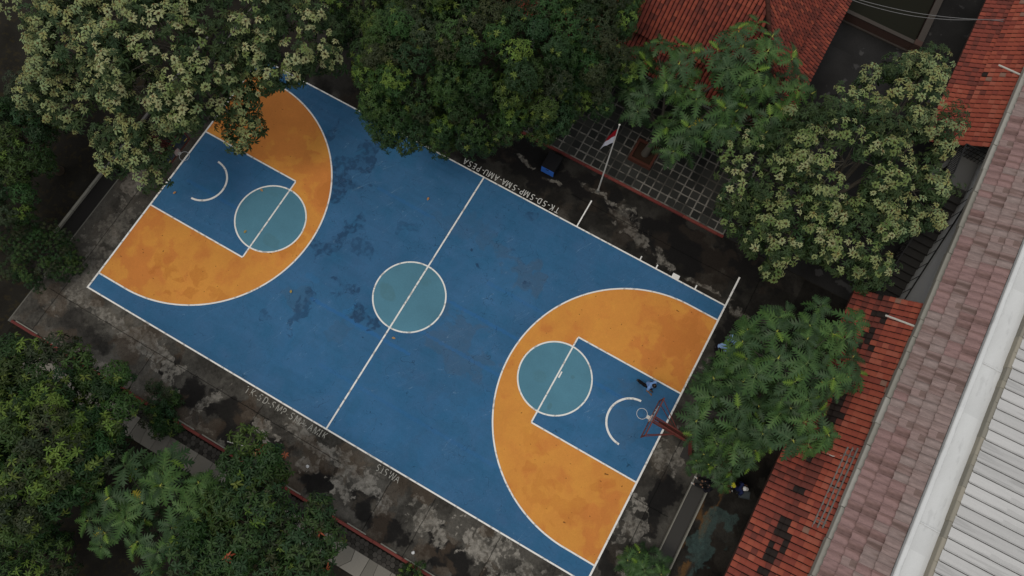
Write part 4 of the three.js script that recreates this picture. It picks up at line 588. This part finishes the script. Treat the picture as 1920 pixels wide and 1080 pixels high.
// ------------------------------------------------------------------ hoops, flag, small things
const redSteel = mat([0.125, 0.036, 0.029], 0.7), whiteSteel = mat([0.55, 0.54, 0.5], 0.6), pinkPlate = mat([0.42, 0.33, 0.31], 0.7), orangeless = mat([0.5, 0.52, 0.54], 0.5);
const acrylic = new THREE.MeshPhysicalMaterial({ roughness: 0.12, transmission: 1, thickness: 0, specularIntensity: 0.5 }); acrylic.color.setRGB(0.78, 0.8, 0.8);
function hoop(label, p, turn, tape) { // local: board in the plane x = 0 facing -x, arm going to +x
  const h = thing('basketball_hoop', label, 'basketball hoop', p, turn), y0 = 2.82, y1 = 3.82, Z = 0.9;
  const bd = new THREE.Group(); bd.name = 'backboard'; h.add(bd);
  put(bd, 'panel', box(0.012, y1 - y0 - 0.06, 2 * Z - 0.06, 0, (y0 + y1) / 2, 0), acrylic);
  for (const y of [y0, y1]) put(bd, 'frame_bar', box(0.05, 0.05, 2 * Z + 0.05, 0, y, 0), redSteel);
  for (const z of [-Z, Z]) put(bd, 'frame_bar', box(0.05, y1 - y0 - 0.05, 0.05, 0, (y0 + y1) / 2, z), redSteel);
  if (tape) for (const [y, z, l] of [[3.6, 0.6, 0.28], [3.42, 0.55, 0.28], [3.5, 0.05, 0.3], [2.98, -0.62, 0.3], [3.05, 0.72, 0.2]]) put(bd, 'tape_strip', box(0.006, 0.06, l, -0.01, y, z), mat([0.42, 0.36, 0.07], 0.7));
  else { put(bd, 'white_mark', box(0.006, 0.05, 0.5, -0.01, 3.42, -0.32), whiteSteel); put(bd, 'white_mark', box(0.006, 0.42, 0.05, -0.01, 3.2, -0.3), whiteSteel); }
  put(h, 'mounting_plate', chamfer(0.05, 0.34, 0.3, 0.01, -0.036, 2.86, 0), pinkPlate); put(h, 'rim_bracket', chamfer(0.16, 0.07, 0.16, 0.012, -0.13, 2.95, 0), whiteSteel);
  const rim = put(h, 'rim', new THREE.TorusGeometry(0.235, 0.013, 8, 40).rotateX(PI / 2).translate(-0.44, 3.0, 0), orangeless);
  for (let i = 0; i < 12; i++) { const a = i / 12 * 2 * PI, b = a + 0.26, c = a + 0.52; put(rim, 'net_cord', tube([V(-0.44 + 0.225 * cos(a), 2.98, 0.225 * sin(a)), V(-0.44 + 0.17 * cos(b), 2.78, 0.17 * sin(b)), V(-0.44 + 0.13 * cos(c), 2.6, 0.13 * sin(c))], 0.004, 0.004, 4, 4), mat([0.05, 0.05, 0.05], 0.9)); }
  const arm = new THREE.Group(); arm.name = 'arm'; h.add(arm);
  for (const z of [-0.09, 0.09]) { put(arm, 'chord', beam(V(0.03, 3.42, z), V(2.0, 3.02, z), 0.06, 0.06), redSteel); put(arm, 'chord', beam(V(0.03, 2.98, z), V(2.0, 2.78, z), 0.06, 0.06), redSteel); }
  put(arm, 'web_plate', beam(V(0.35, 3.1, 0), V(1.95, 2.9, 0), 0.14, 0.04), mat([0.075, 0.026, 0.02], 0.8));
  for (const x of [0.5, 1.0, 1.5]) for (const z of [-0.09, 0.09]) put(arm, 'web', rod(V(x, 3.33 - x * 0.2 + 0.1, z), V(x + 0.3, 2.93 - (x + 0.3) * 0.1, z), 0.018), redSteel);
  for (const z of [-0.85, 0.85]) { put(h, 'strut', rod(V(0.02, 2.86, z), V(1.2, 2.86, z * 0.1), 0.02), redSteel); put(h, 'strut', rod(V(0.02, 3.74, z), V(1.2, 3.2, z * 0.1), 0.02), redSteel); }
  put(h, 'post', beam(V(1.95, 3.05, 0), V(2.75, 0.06, 0), 0.18, 0.18), redSteel); put(h, 'back_stay', beam(V(2.15, 2.1, 0), V(3.5, 0.06, 0), 0.07, 0.07), redSteel);
  put(h, 'base_plate', chamfer(1.3, 0.08, 0.7, 0.012, 3.0, 0.0, 0), darkConcrete);
}
hoop('red framed basketball hoop with clear board at the right key', [12.82, 0.002, -0.03], 0, false);
hoop('red framed basketball hoop with yellow tape strips on its board, under the large pale tree', [-12.66, 0.002, -0.1], PI, true);
{ // flagpole and flag
  const p = thing('flagpole', 'thin white flagpole standing on the black strip beside the terrace', 'flagpole', [5.53, 0, -9.74]);
  put(p, 'pole', tube([V(0, 0, 0), V(0.005, 3.5, 0.005), V(0, 7.1, 0)], 0.045, 0.022, 10, 10), whiteSteel); put(p, 'finial', new THREE.SphereGeometry(0.045, 12, 8).translate(0, 7.14, 0), whiteSteel); put(p, 'base', new THREE.CylinderGeometry(0.09, 0.12, 0.14, 12).translate(0, 0.07, 0), greyConcrete);
  const f = thing('flag', 'limp red and white flag hanging near the top of the flagpole', 'flag', [5.53, 0, -9.74]);
  const cloth = (v0, v1) => { const g = new THREE.PlaneGeometry(1, 1, 16, 8), q = g.attributes.position; for (let i = 0; i < q.count; i++) { const u = q.getX(i) + 0.5, v = mix(v0, v1, 0.5 - q.getY(i)), out = 0.46 * u * (0.62 + 0.38 * v), fold = 0.05 * sin(u * 11 + v * 3) * u; q.setXYZ(i, -0.03 - out, 6.75 - 1.3 * v - 0.95 * u * (0.8 + 0.2 * u), 0.12 * out + fold); } g.computeVertexNormals(); return g; };
  put(f, 'red_half', cloth(0, 0.5), mat([0.24, 0.006, 0.012], 0.9, { side: THREE.DoubleSide })); put(f, 'white_half', cloth(0.5, 1), mat([0.52, 0.53, 0.6], 0.9, { side: THREE.DoubleSide }));
}
{ // dark box with a blue front
  const b = thing('storage_box', 'dark storage box with a bright blue front panel, left of the flagpole', 'box', [2.78, 0, -9.72]), dk = mat([0.010, 0.010, 0.011], 0.8);
  put(b, 'body', chamfer(0.74, 0.58, 0.94, 0.02, 0, 0.04, 0), dk); put(b, 'lid', chamfer(0.78, 0.05, 0.97, 0.015, 0, 0.62, -0.01), dk); put(b, 'front_panel', chamfer(0.72, 0.56, 0.02, 0.005, 0, 0.05, 0.482), mat([0.032, 0.125, 0.46], 0.7)); for (const x of [-0.3, 0.3]) for (const z of [-0.4, 0.4]) put(b, 'foot', box(0.06, 0.05, 0.06, x, 0.025, z), dk); put(b, 'handle', box(0.16, 0.02, 0.03, 0, 0.55, 0.505), dk);
}
// overhead wires
[['upper overhead wire sagging from the hip roof to the far lean-to roof', 0], ['lower overhead wire sagging from the hip roof to the far lean-to roof', 0.12]].forEach(([label, d]) => top('overhead_wire', tube([V(10.9, 5.35, -22.3), V(12.31, 5.2 - d * 0.7, -22.64 + d * 0.6), V(14.67, 4.75 - d, -23.64 + d * 0.9), V(16.68, 4.4 - d * 0.8, -24.71 + d * 0.6), V(18.7, 4.05, -26.0), V(19.3, 3.9, -26.5 + d)], 0.014, 0.014, 40, 5), mat([0.2, 0.2, 0.2], 0.7), label, 'wire', undefined, undefined, 'overhead wires'));
// pipes and scrap on the lean-to roofs
const pvc = mat([0.52, 0.51, 0.46], 0.6), roofY = (x) => x < 19.62 ? 2.8 + (x - 18.5) * 0.5536 : 3.42 + (x - 19.62) * 0.8267;
const pipe = (label, a, b, r = 0.05) => { const t = thing('white_pipe', label, 'pipe'); const A = V(a[0], roofY(a[0]) + 0.14, a[1]), B = V(b[0], roofY(b[0]) + 0.14, b[1]); put(t, 'tube', rod(A, B, r, 10), pvc); put(t, 'elbow', new THREE.SphereGeometry(r * 1.35, 10, 8).translate(B.x, B.y, B.z), pvc); };
pipe('white plastic pipe lying on the lower red roof near its upper end', [19.85, -9.2], [21.0, -8.95]); pipe('white plastic pipe lying on the upper red roof near the wires', [19.98, -23.9], [20.92, -23.2]);
top('bent_pipe', tube([V(19.86, roofY(19.86) + 0.1, -2.31), V(20.1, roofY(20.1) + 0.12, -2.26), V(20.42, roofY(20.42) + 0.1, -2.46)], 0.02, 0.02, 10, 6), pvc, 'short bent white pipe piece on the blackened lower red roof', 'pipe');
top('dry_branch', mergeGeometries([tube([V(19.0, roofY(19) + 0.1, -3.2), V(19.35, roofY(19.35) + 0.22, -3.4), V(19.55, roofY(19.55) + 0.12, -3.1)], 0.02, 0.008, 8, 5), tube([V(19.35, roofY(19.35) + 0.22, -3.4), V(19.6, roofY(19.6) + 0.2, -3.0), V(19.9, roofY(19.9) + 0.12, -2.9)], 0.012, 0.006, 6, 5)]), barkGrey, 'dry twig lying on the lower red roof below the breadfruit leaves', 'twig');
{ const t = thing('metal_frame', 'long grey metal frame of three bars lying along the top of the lower red roof', 'metal frame'), g = mat([0.16, 0.155, 0.145], 0.6, { metalness: 0.3 }); [20.38, 20.53, 20.67].forEach((x, i) => put(t, 'bar', beam(V(x, roofY(x) + 0.12, 0.85 - i * 0.06), V(x + 0.04, roofY(x) + 0.15, -2.85 - i * 0.05), 0.06, 0.05), g)); for (const z of [0.5, -1, -2.5]) put(t, 'tie', beam(V(20.36, roofY(20.36) + 0.17, z), V(20.72, roofY(20.72) + 0.17, z), 0.03, 0.02), g); }
// fallen leaves on the court
{ const m = new MB(); lance(m, 0.16, 0.09, 0.2, 0.35, 0, 0.05, [1, 1, 1], [0.8, 0.75, 0.6]); const g = m.geo().translate(0, 0.03, -0.08), cols = [[0.42, 0.22, 0.09], [0.40, 0.25, 0.12], [0.36, 0.27, 0.08]].map((c) => { const q = leafMat(0.8, 0); q.color.setRGB(...c); return q; });
  [[-1.87, -4.96, 'dry brown leaf lying on blue paint above the centre circle'], [0.46, 2.15, 'dry leaf lying just below the centre circle beside the half-way line'], [-5.19, 2.67, 'dry leaf on blue paint outside the left three-point arc'], [-13.3, 1.24, 'yellow leaf on the left key near the baseline'], [-9.54, -1.09, 'yellow leaf inside the top of the left free-throw circle'], [-8.96, 1.2, 'yellow leaf inside the bottom of the left free-throw circle']].forEach(([x, z, l], i) => { const o = top('fallen_leaf', g, cols[i % 3], l, 'leaf', [x, 0.012, z], [0, i * 1.9, 0], 'dry leaves on the court'); o.scale.setScalar(1.25); }); }
// scraps on the yard
top('white_pole', rod(V(-3.66, 0.05, 10.2), V(-2.81, 0.04, 9.98), 0.025, 8), pvc, 'thin white pole lying on the yard beside the lower red kerb', 'pole');
{ const t = thing('broken_board', 'broken brown board with a lighter batten on the yard under the mango tree', 'board', [-2.15, 0.03, 9.72], 0.5); put(t, 'panel', chamfer(0.62, 0.03, 0.5, 0.006), mat([0.11, 0.045, 0.018], 0.85)); put(t, 'batten', box(0.06, 0.04, 0.62, -0.18, 0.05, 0.02), mat([0.36, 0.18, 0.09], 0.85)); }
{ const g = new THREE.IcosahedronGeometry(0.08, 1), q = g.attributes.position; for (let i = 0; i < q.count; i++) { const k = 0.75 + 0.5 * noise(q.getX(i) * 40 + 9, q.getZ(i) * 40 + q.getY(i) * 31); q.setXYZ(i, q.getX(i) * k, max(-0.04, q.getY(i) * k * 0.8), q.getZ(i) * k); } g.computeVertexNormals(); const w = mat([0.6, 0.6, 0.6], 0.7);
  top('crumpled_paper', g, w, 'crumpled white scrap on the black yard beside the pale patch', 'paper', [0.23, 0.045, 9.31], undefined, 'white scraps on the yard'); top('crumpled_paper', g, w, 'crumpled white scrap beside the right end of the lower red kerb', 'paper', [6.49, 0.045, 10.13], [0, 1, 0], 'white scraps on the yard'); }
top('white_stake', chamfer(0.1, 0.32, 0.1, 0.01), pvc, 'short white stake lying against the far left end of the lower red kerb', 'stake', [-14.48, 0.02, 11.14], [-PI / 2, 0, 0]);
top('white_plank', chamfer(0.14, 0.04, 0.62, 0.01), pvc, 'white plank lying on dark soil at the left edge', 'plank', [-24.28, -0.06, 0.22], [0, 0.1, 0]);

// ------------------------------------------------------------------ people
function marched(cx, cy, cz, half, size, sdf) {
  const mc = new MarchingCubes(size, new THREE.MeshBasicMaterial(), false, false, 60000), f = mc.field, hs = size / 2; mc.isolation = 0;
  for (let k = 0, i = 0; k < size; k++) for (let j = 0; j < size; j++) for (let n = 0; n < size; n++, i++) f[i] = -sdf(cx + (n - hs) / hs * half, cy + (j - hs) / hs * half, cz + (k - hs) / hs * half) / half * 4;
  mc.update();
  const p = new Float32Array(mc.count * 3); for (let i = 0; i < mc.count; i++) { p[3 * i] = cx + mc.positionArray[3 * i] * half; p[3 * i + 1] = cy + mc.positionArray[3 * i + 1] * half; p[3 * i + 2] = cz + mc.positionArray[3 * i + 2] * half; }
  let g = new THREE.BufferGeometry(); g.setAttribute('position', new THREE.BufferAttribute(p, 3)); g = mergeVertices(g, 1e-4);
  const ix = g.index.array; g.computeVertexNormals(); const e = 0.004, q = g.attributes.position, nr = g.attributes.normal; let s = 0; for (let i = 0; i < q.count; i += 7) s += sdf(q.getX(i) + nr.getX(i) * e, q.getY(i) + nr.getY(i) * e, q.getZ(i) + nr.getZ(i) * e) - sdf(q.getX(i) - nr.getX(i) * e, q.getY(i) - nr.getY(i) * e, q.getZ(i) - nr.getZ(i) * e);
  if (s < 0) { for (let i = 0; i < ix.length; i += 3) { const t = ix[i]; ix[i] = ix[i + 1]; ix[i + 1] = t; } g.computeVertexNormals(); }
  return g;
}
const cone = (a, b, r0, r1) => { const dx = b.x - a.x, dy = b.y - a.y, dz = b.z - a.z, l = dx * dx + dy * dy + dz * dz || 1e-9; return (x, y, z) => { const t = clamp(((x - a.x) * dx + (y - a.y) * dy + (z - a.z) * dz) / l); return hypot(x - a.x - dx * t, y - a.y - dy * t, z - a.z - dz * t) - (r0 + (r1 - r0) * t); }; };
const blend = (fs, k) => (x, y, z) => { let d = 1e3; for (const f of fs) { const e = f(x, y, z), h = max(k - abs(d - e), 0) / k; d = min(d, e) - h * h * k * 0.25; } return d; };
const skinM = mat([0.20, 0.105, 0.062], 0.6), hairM = mat([0.008, 0.007, 0.007], 0.6), eyeM = mat([0.02, 0.015, 0.012], 0.3);
// joints: pelvis, chest, head, and for each side [shoulder, elbow, wrist], [hip, knee, ankle, toe], in a frame that faces +z
function person(label, p, turn, J, look) {
  const t = thing('person', label, 'person', p, turn), { pel, chest, head } = J, neck = chest.clone().lerp(head, 0.42), up = head.clone().sub(chest).normalize(), fwd = J.look ?? V(0, 0, 1);
  const q = new THREE.Quaternion().setFromUnitVectors(V(0, 0, 1), fwd.clone().normalize()), loc = (x, y, z) => V(x, y, z).applyQuaternion(q).add(head);
  const limbs = [], tors = [cone(pel, pel.clone().lerp(chest, 0.5), 0.125, 0.115), cone(pel.clone().lerp(chest, 0.5), chest, 0.115, 0.135)];
  for (const A of J.arms) tors.push(cone(chest.clone().add(V(0, 0.02, 0)), A[0], 0.09, 0.062));
  for (const L of J.legs) tors.push(cone(pel, L[0], 0.12, 0.1));
  const armF = (A, o) => [cone(A[0], A[1], 0.052 + o, 0.041 + o), cone(A[1], A[2], 0.040 + o, 0.027 + o)], legF = (L, o) => [cone(L[0], L[1], 0.088 + o, 0.058 + o), cone(L[1], L[2], 0.056 + o, 0.038 + o)];
  for (const A of J.arms) limbs.push(...armF(A, 0)); for (const L of J.legs) limbs.push(...legF(L, 0));
  const cen = [pel, chest, head, ...J.arms.flat(), ...J.legs.flat()], bb = new THREE.Box3().setFromPoints(cen), C = bb.getCenter(V()), S = bb.getSize(V()), half = max(S.x, S.y, S.z) / 2 + 0.3, N = Math.ceil(half * 2 / 0.018);
  const grid = (fs, k) => marched(C.x, C.y, C.z, half, N, blend(fs, k));
  const sideV = V(1, 0, 0).applyQuaternion(q), hd = (x, y, z, r) => { const c = loc(x, y, z); return cone(c, c, r, r); };
  const headF = [cone(loc(0, 0.045, -0.012), loc(0, 0.02, 0.018), 0.088, 0.082), cone(loc(0, -0.05, 0.03), loc(0, -0.082, 0.05), 0.052, 0.03), cone(loc(0, 0.005, 0.098), loc(0, -0.022, 0.118), 0.010, 0.014), hd(0.088, -0.01, 0, 0.02), hd(-0.088, -0.01, 0, 0.02), cone(loc(-0.018, -0.055, 0.088), loc(0.018, -0.055, 0.088), 0.010, 0.010)];
  const geos = [grid([...tors, ...limbs, cone(neck.clone().addScaledVector(up, -0.12), head.clone().addScaledVector(up, -0.03), 0.058, 0.05), ...J.legs.map((L) => cone(L[2], L[3], 0.036, 0.028))], 0.05), marched(head.x, head.y, head.z, 0.17, 50, blend(headF, 0.02))];
  for (let i = 0; i < J.arms.length; i++) { // palm, four fingers, thumb
    const A = J.arms[i], d = A[2].clone().sub(A[1]).normalize(), w = d.clone().cross(V(0.2, 0.9, 0.4)).normalize(), n = w.clone().cross(d).normalize(), P = (a, b, c) => A[2].clone().addScaledVector(d, a).addScaledVector(w, b).addScaledVector(n, c), fs = [cone(P(0, 0, 0), P(0.075, 0, 0), 0.024, 0.026), cone(P(0.03, -0.022, 0), P(0.08, -0.026, 0), 0.015, 0.014), cone(P(0.03, 0.022, 0), P(0.08, 0.026, 0), 0.015, 0.014)];
    [[-0.031, 0.058, 0.0078], [-0.0105, 0.074, 0.0085], [0.0105, 0.078, 0.0087], [0.031, 0.07, 0.0084]].forEach(([b, l, rr]) => { const c = P(0.08, b, 0), m = P(0.08 + l * 0.55, b * 1.12, -0.012), e = P(0.08 + l * 0.92, b * 1.12, -0.036); fs.push(cone(c, m, rr, rr * 0.94), cone(m, e, rr * 0.94, rr * 0.8)); });
    const s = i ? -1 : 1; fs.push(cone(P(0.02, 0.028 * s, 0), P(0.055, 0.055 * s, -0.014), 0.013, 0.0105), cone(P(0.055, 0.055 * s, -0.014), P(0.09, 0.06 * s, -0.03), 0.0105, 0.0085));
    const c = P(0.075, 0, 0); geos.push(marched(c.x, c.y, c.z, 0.13, 64, blend(fs, 0.006)));
  }
  const clean = geos.map((g) => { const o = new THREE.BufferGeometry(); o.setAttribute('position', g.attributes.position); o.setAttribute('normal', g.attributes.normal); o.setIndex(g.index); return o; });
  put(t, 'body', mergeGeometries(clean), skinM);
  const sl = look.sleeve ?? 0.6, shirtF = [cone(pel.clone().lerp(chest, -0.12), pel.clone().lerp(chest, 0.5), 0.148, 0.14), cone(pel.clone().lerp(chest, 0.5), chest, 0.14, 0.15)];
  for (const A of J.arms) { shirtF.push(cone(chest.clone().add(V(0, 0.02, 0)), A[0], 0.105, 0.08), cone(A[0], A[0].clone().lerp(A[1], min(1, sl)), 0.076, 0.07)); if (sl > 1) shirtF.push(cone(A[1], A[1].clone().lerp(A[2], sl - 1), 0.066, 0.054)); }
  put(t, 'shirt', grid(shirtF, 0.035), mat(look.shirt, 0.9));
  const trF = []; for (const L of J.legs) trF.push(cone(pel, L[0], 0.138, 0.118), cone(L[0], L[1], 0.112, 0.085), cone(L[1], L[1].clone().lerp(L[2], 0.92), 0.083, 0.07));
  put(t, 'trousers', grid(trF, 0.03), mat(look.trousers, 0.9));
  for (const L of J.legs) { const d = L[3].clone().sub(L[2]); d.y = 0; d.normalize(); const a = L[2].clone().addScaledVector(d, -0.05), sole = min(L[2].y, L[3].y) - 0.045; a.y = max(sole + 0.045, L[3].y); const e = L[3].clone().addScaledVector(d, 0.03); put(t, 'shoe', marched((a.x + e.x) / 2, (a.y + e.y) / 2, (a.z + e.z) / 2, 0.22, 40, blend([cone(a, e, 0.048, 0.044), cone(L[2], a, 0.045, 0.045)], 0.03)), mat(look.shoes, 0.7)); }
  put(t, 'hair', marched(head.x, head.y, head.z, 0.17, 44, (x, y, z) => { const d = blend([cone(loc(0, 0.055, -0.02), loc(0, 0.035, 0.012), 0.1, 0.092), cone(loc(0, 0.02, -0.03), loc(0, -0.03, -0.035), 0.092, 0.075)], 0.02)(x, y, z), v = V(x, y, z).sub(head).applyQuaternion(q.clone().invert()); return max(d, v.z - 0.055 - v.y * 0.35, -v.y - 0.075); }), hairM);
  for (const s of [-1, 1]) { const e = loc(0.032 * s, 0.012, 0.086); put(t, 'eye', new THREE.SphereGeometry(0.0115, 8, 6).translate(e.x, e.y, e.z), eyeM); }
  if (look.cap) { const c = put(t, 'cap', marched(head.x, head.y, head.z, 0.24, 52, (x, y, z) => { const v = V(x, y, z).sub(head).applyQuaternion(q.clone().invert()); const d = cone(V(0, 0.06, -0.012), V(0, 0.045, 0.012), 0.106, 0.1)(v.x, v.y, v.z), brim = max(hypot(v.x, (v.z - 0.085) * 0.85) - 0.085, abs(v.y - 0.05 + (v.z - 0.08) * 0.15) - 0.008); return min(max(d, 0.04 - v.y), brim); }), mat(look.cap, 0.8)); }
  return t;
}
const stride = { pel: V(0, 0.86, 0), chest: V(0, 1.22, 0.10), head: V(0, 1.46, 0.19), look: V(0.1, -0.35, 1), arms: [[V(0.18, 1.31, 0.1), V(0.25, 1.08, 0.02), V(0.23, 0.9, 0.14)], [V(-0.18, 1.31, 0.1), V(-0.31, 1.12, 0.16), V(-0.27, 1.02, 0.36)]], legs: [[V(0.09, 0.84, 0), V(0.1, 0.47, 0.19), V(0.09, 0.09, 0.17), V(0.1, 0.045, 0.33)], [V(-0.09, 0.84, 0), V(-0.1, 0.47, -0.13), V(-0.1, 0.15, -0.45), V(-0.1, 0.045, -0.33)]] };
person('person in a light blue shirt striding across the right key', [12.3, 0.006, -1.82], 1.15, stride, { shirt: [0.16, 0.29, 0.56], trousers: [0.008, 0.008, 0.010], shoes: [0.05, 0.045, 0.045] });
const stoop = { pel: V(0, 0.85, 0), chest: V(0, 1.18, 0.14), head: V(0.02, 1.40, 0.27), look: V(0.3, -0.5, 1), arms: [[V(0.18, 1.26, 0.14), V(0.3, 1.06, 0.2), V(0.2, 0.95, 0.4)], [V(-0.18, 1.26, 0.14), V(-0.29, 1.02, 0.12), V(-0.2, 0.88, 0.28)]], legs: [[V(0.09, 0.83, 0), V(0.11, 0.46, 0.06), V(0.11, 0.09, 0), V(0.13, 0.045, 0.16)], [V(-0.09, 0.83, 0), V(-0.11, 0.46, 0.03), V(-0.11, 0.09, -0.06), V(-0.13, 0.045, 0.1)]] };
person('person in a pale blue shirt stooping beside the right baseline, nearest to the line', [14.5, 0.002, -5.2], 1.9, stoop, { shirt: [0.22, 0.36, 0.62], trousers: [0.010, 0.008, 0.012], shoes: [0.03, 0.025, 0.025] });
const stand = { pel: V(0, 0.88, 0), chest: V(0, 1.24, 0.03), head: V(0, 1.5, 0.08), look: V(0, -0.2, 1), arms: [[V(0.18, 1.33, 0.03), V(0.25, 1.08, 0.04), V(0.2, 1.02, 0.26)], [V(-0.18, 1.33, 0.03), V(-0.25, 1.08, 0.04), V(-0.2, 1.02, 0.26)]], legs: [[V(0.09, 0.86, 0), V(0.1, 0.48, 0.03), V(0.1, 0.09, 0), V(0.12, 0.045, 0.15)], [V(-0.09, 0.86, 0), V(-0.1, 0.48, 0.05), V(-0.1, 0.09, 0.05), V(-0.12, 0.045, 0.2)]] };
person('person in a pale blue shirt half hidden by breadfruit leaves at the right baseline', [14.78, 0.002, -5.62], 2.4, stand, { shirt: [0.22, 0.36, 0.62], trousers: [0.010, 0.008, 0.012], shoes: [0.03, 0.025, 0.025] });
const seated = { pel: V(0, 0.44, 0), chest: V(0, 0.76, 0.08), head: V(0, 0.98, 0.2), look: V(0, -0.6, 1), arms: [[V(0.17, 0.84, 0.08), V(0.24, 0.6, 0.14), V(0.14, 0.56, 0.36)], [V(-0.17, 0.84, 0.08), V(-0.24, 0.6, 0.14), V(-0.14, 0.56, 0.36)]], legs: [[V(0.09, 0.43, 0.02), V(0.14, 0.5, 0.38), V(0.15, 0.23, 0.6), V(0.16, 0.185, 0.74)], [V(-0.09, 0.43, 0.02), V(-0.14, 0.5, 0.38), V(-0.15, 0.23, 0.58), V(-0.16, 0.185, 0.72)]] };
person('person in black clothes and white shoes sitting on the edge of the grey ledge', [16.93, 0, 0.98], -PI / 2, seated, { shirt: [0.010, 0.010, 0.014], trousers: [0.012, 0.012, 0.013], shoes: [0.4, 0.39, 0.37], sleeve: 1.6 });
person('person in a maroon shirt and yellow cap standing under the breadfruit leaves', [17.42, 0.002, 0.45], 1.2, stand, { shirt: [0.07, 0.018, 0.018], trousers: [0.02, 0.02, 0.022], shoes: [0.04, 0.04, 0.04], cap: [0.42, 0.40, 0.03] });
person('person in a navy shirt and white cap walking near the red lean-to roof', [17.98, 0.002, 0.42], 1.9, stand, { shirt: [0.012, 0.018, 0.06], trousers: [0.012, 0.012, 0.014], shoes: [0.35, 0.35, 0.34], cap: [0.55, 0.55, 0.54], sleeve: 1.5 });
{ const c = thing('carried_crate', 'flat grey crate held in front of the person in navy', 'crate', [18.28, 1.0, 0.56], 0.3), gm = mat([0.05, 0.06, 0.066], 0.7); put(c, 'tray', chamfer(0.46, 0.03, 0.34, 0.008), gm); for (const s of [-1, 1]) { put(c, 'side', chamfer(0.46, 0.12, 0.02, 0.005, 0, 0.03, s * 0.16), gm); put(c, 'side', chamfer(0.02, 0.12, 0.3, 0.005, s * 0.22, 0.03, 0), gm); } put(c, 'lid', chamfer(0.42, 0.02, 0.28, 0.005, 0, 0.1, 0), gm); }
renderer.render(scene, camera);
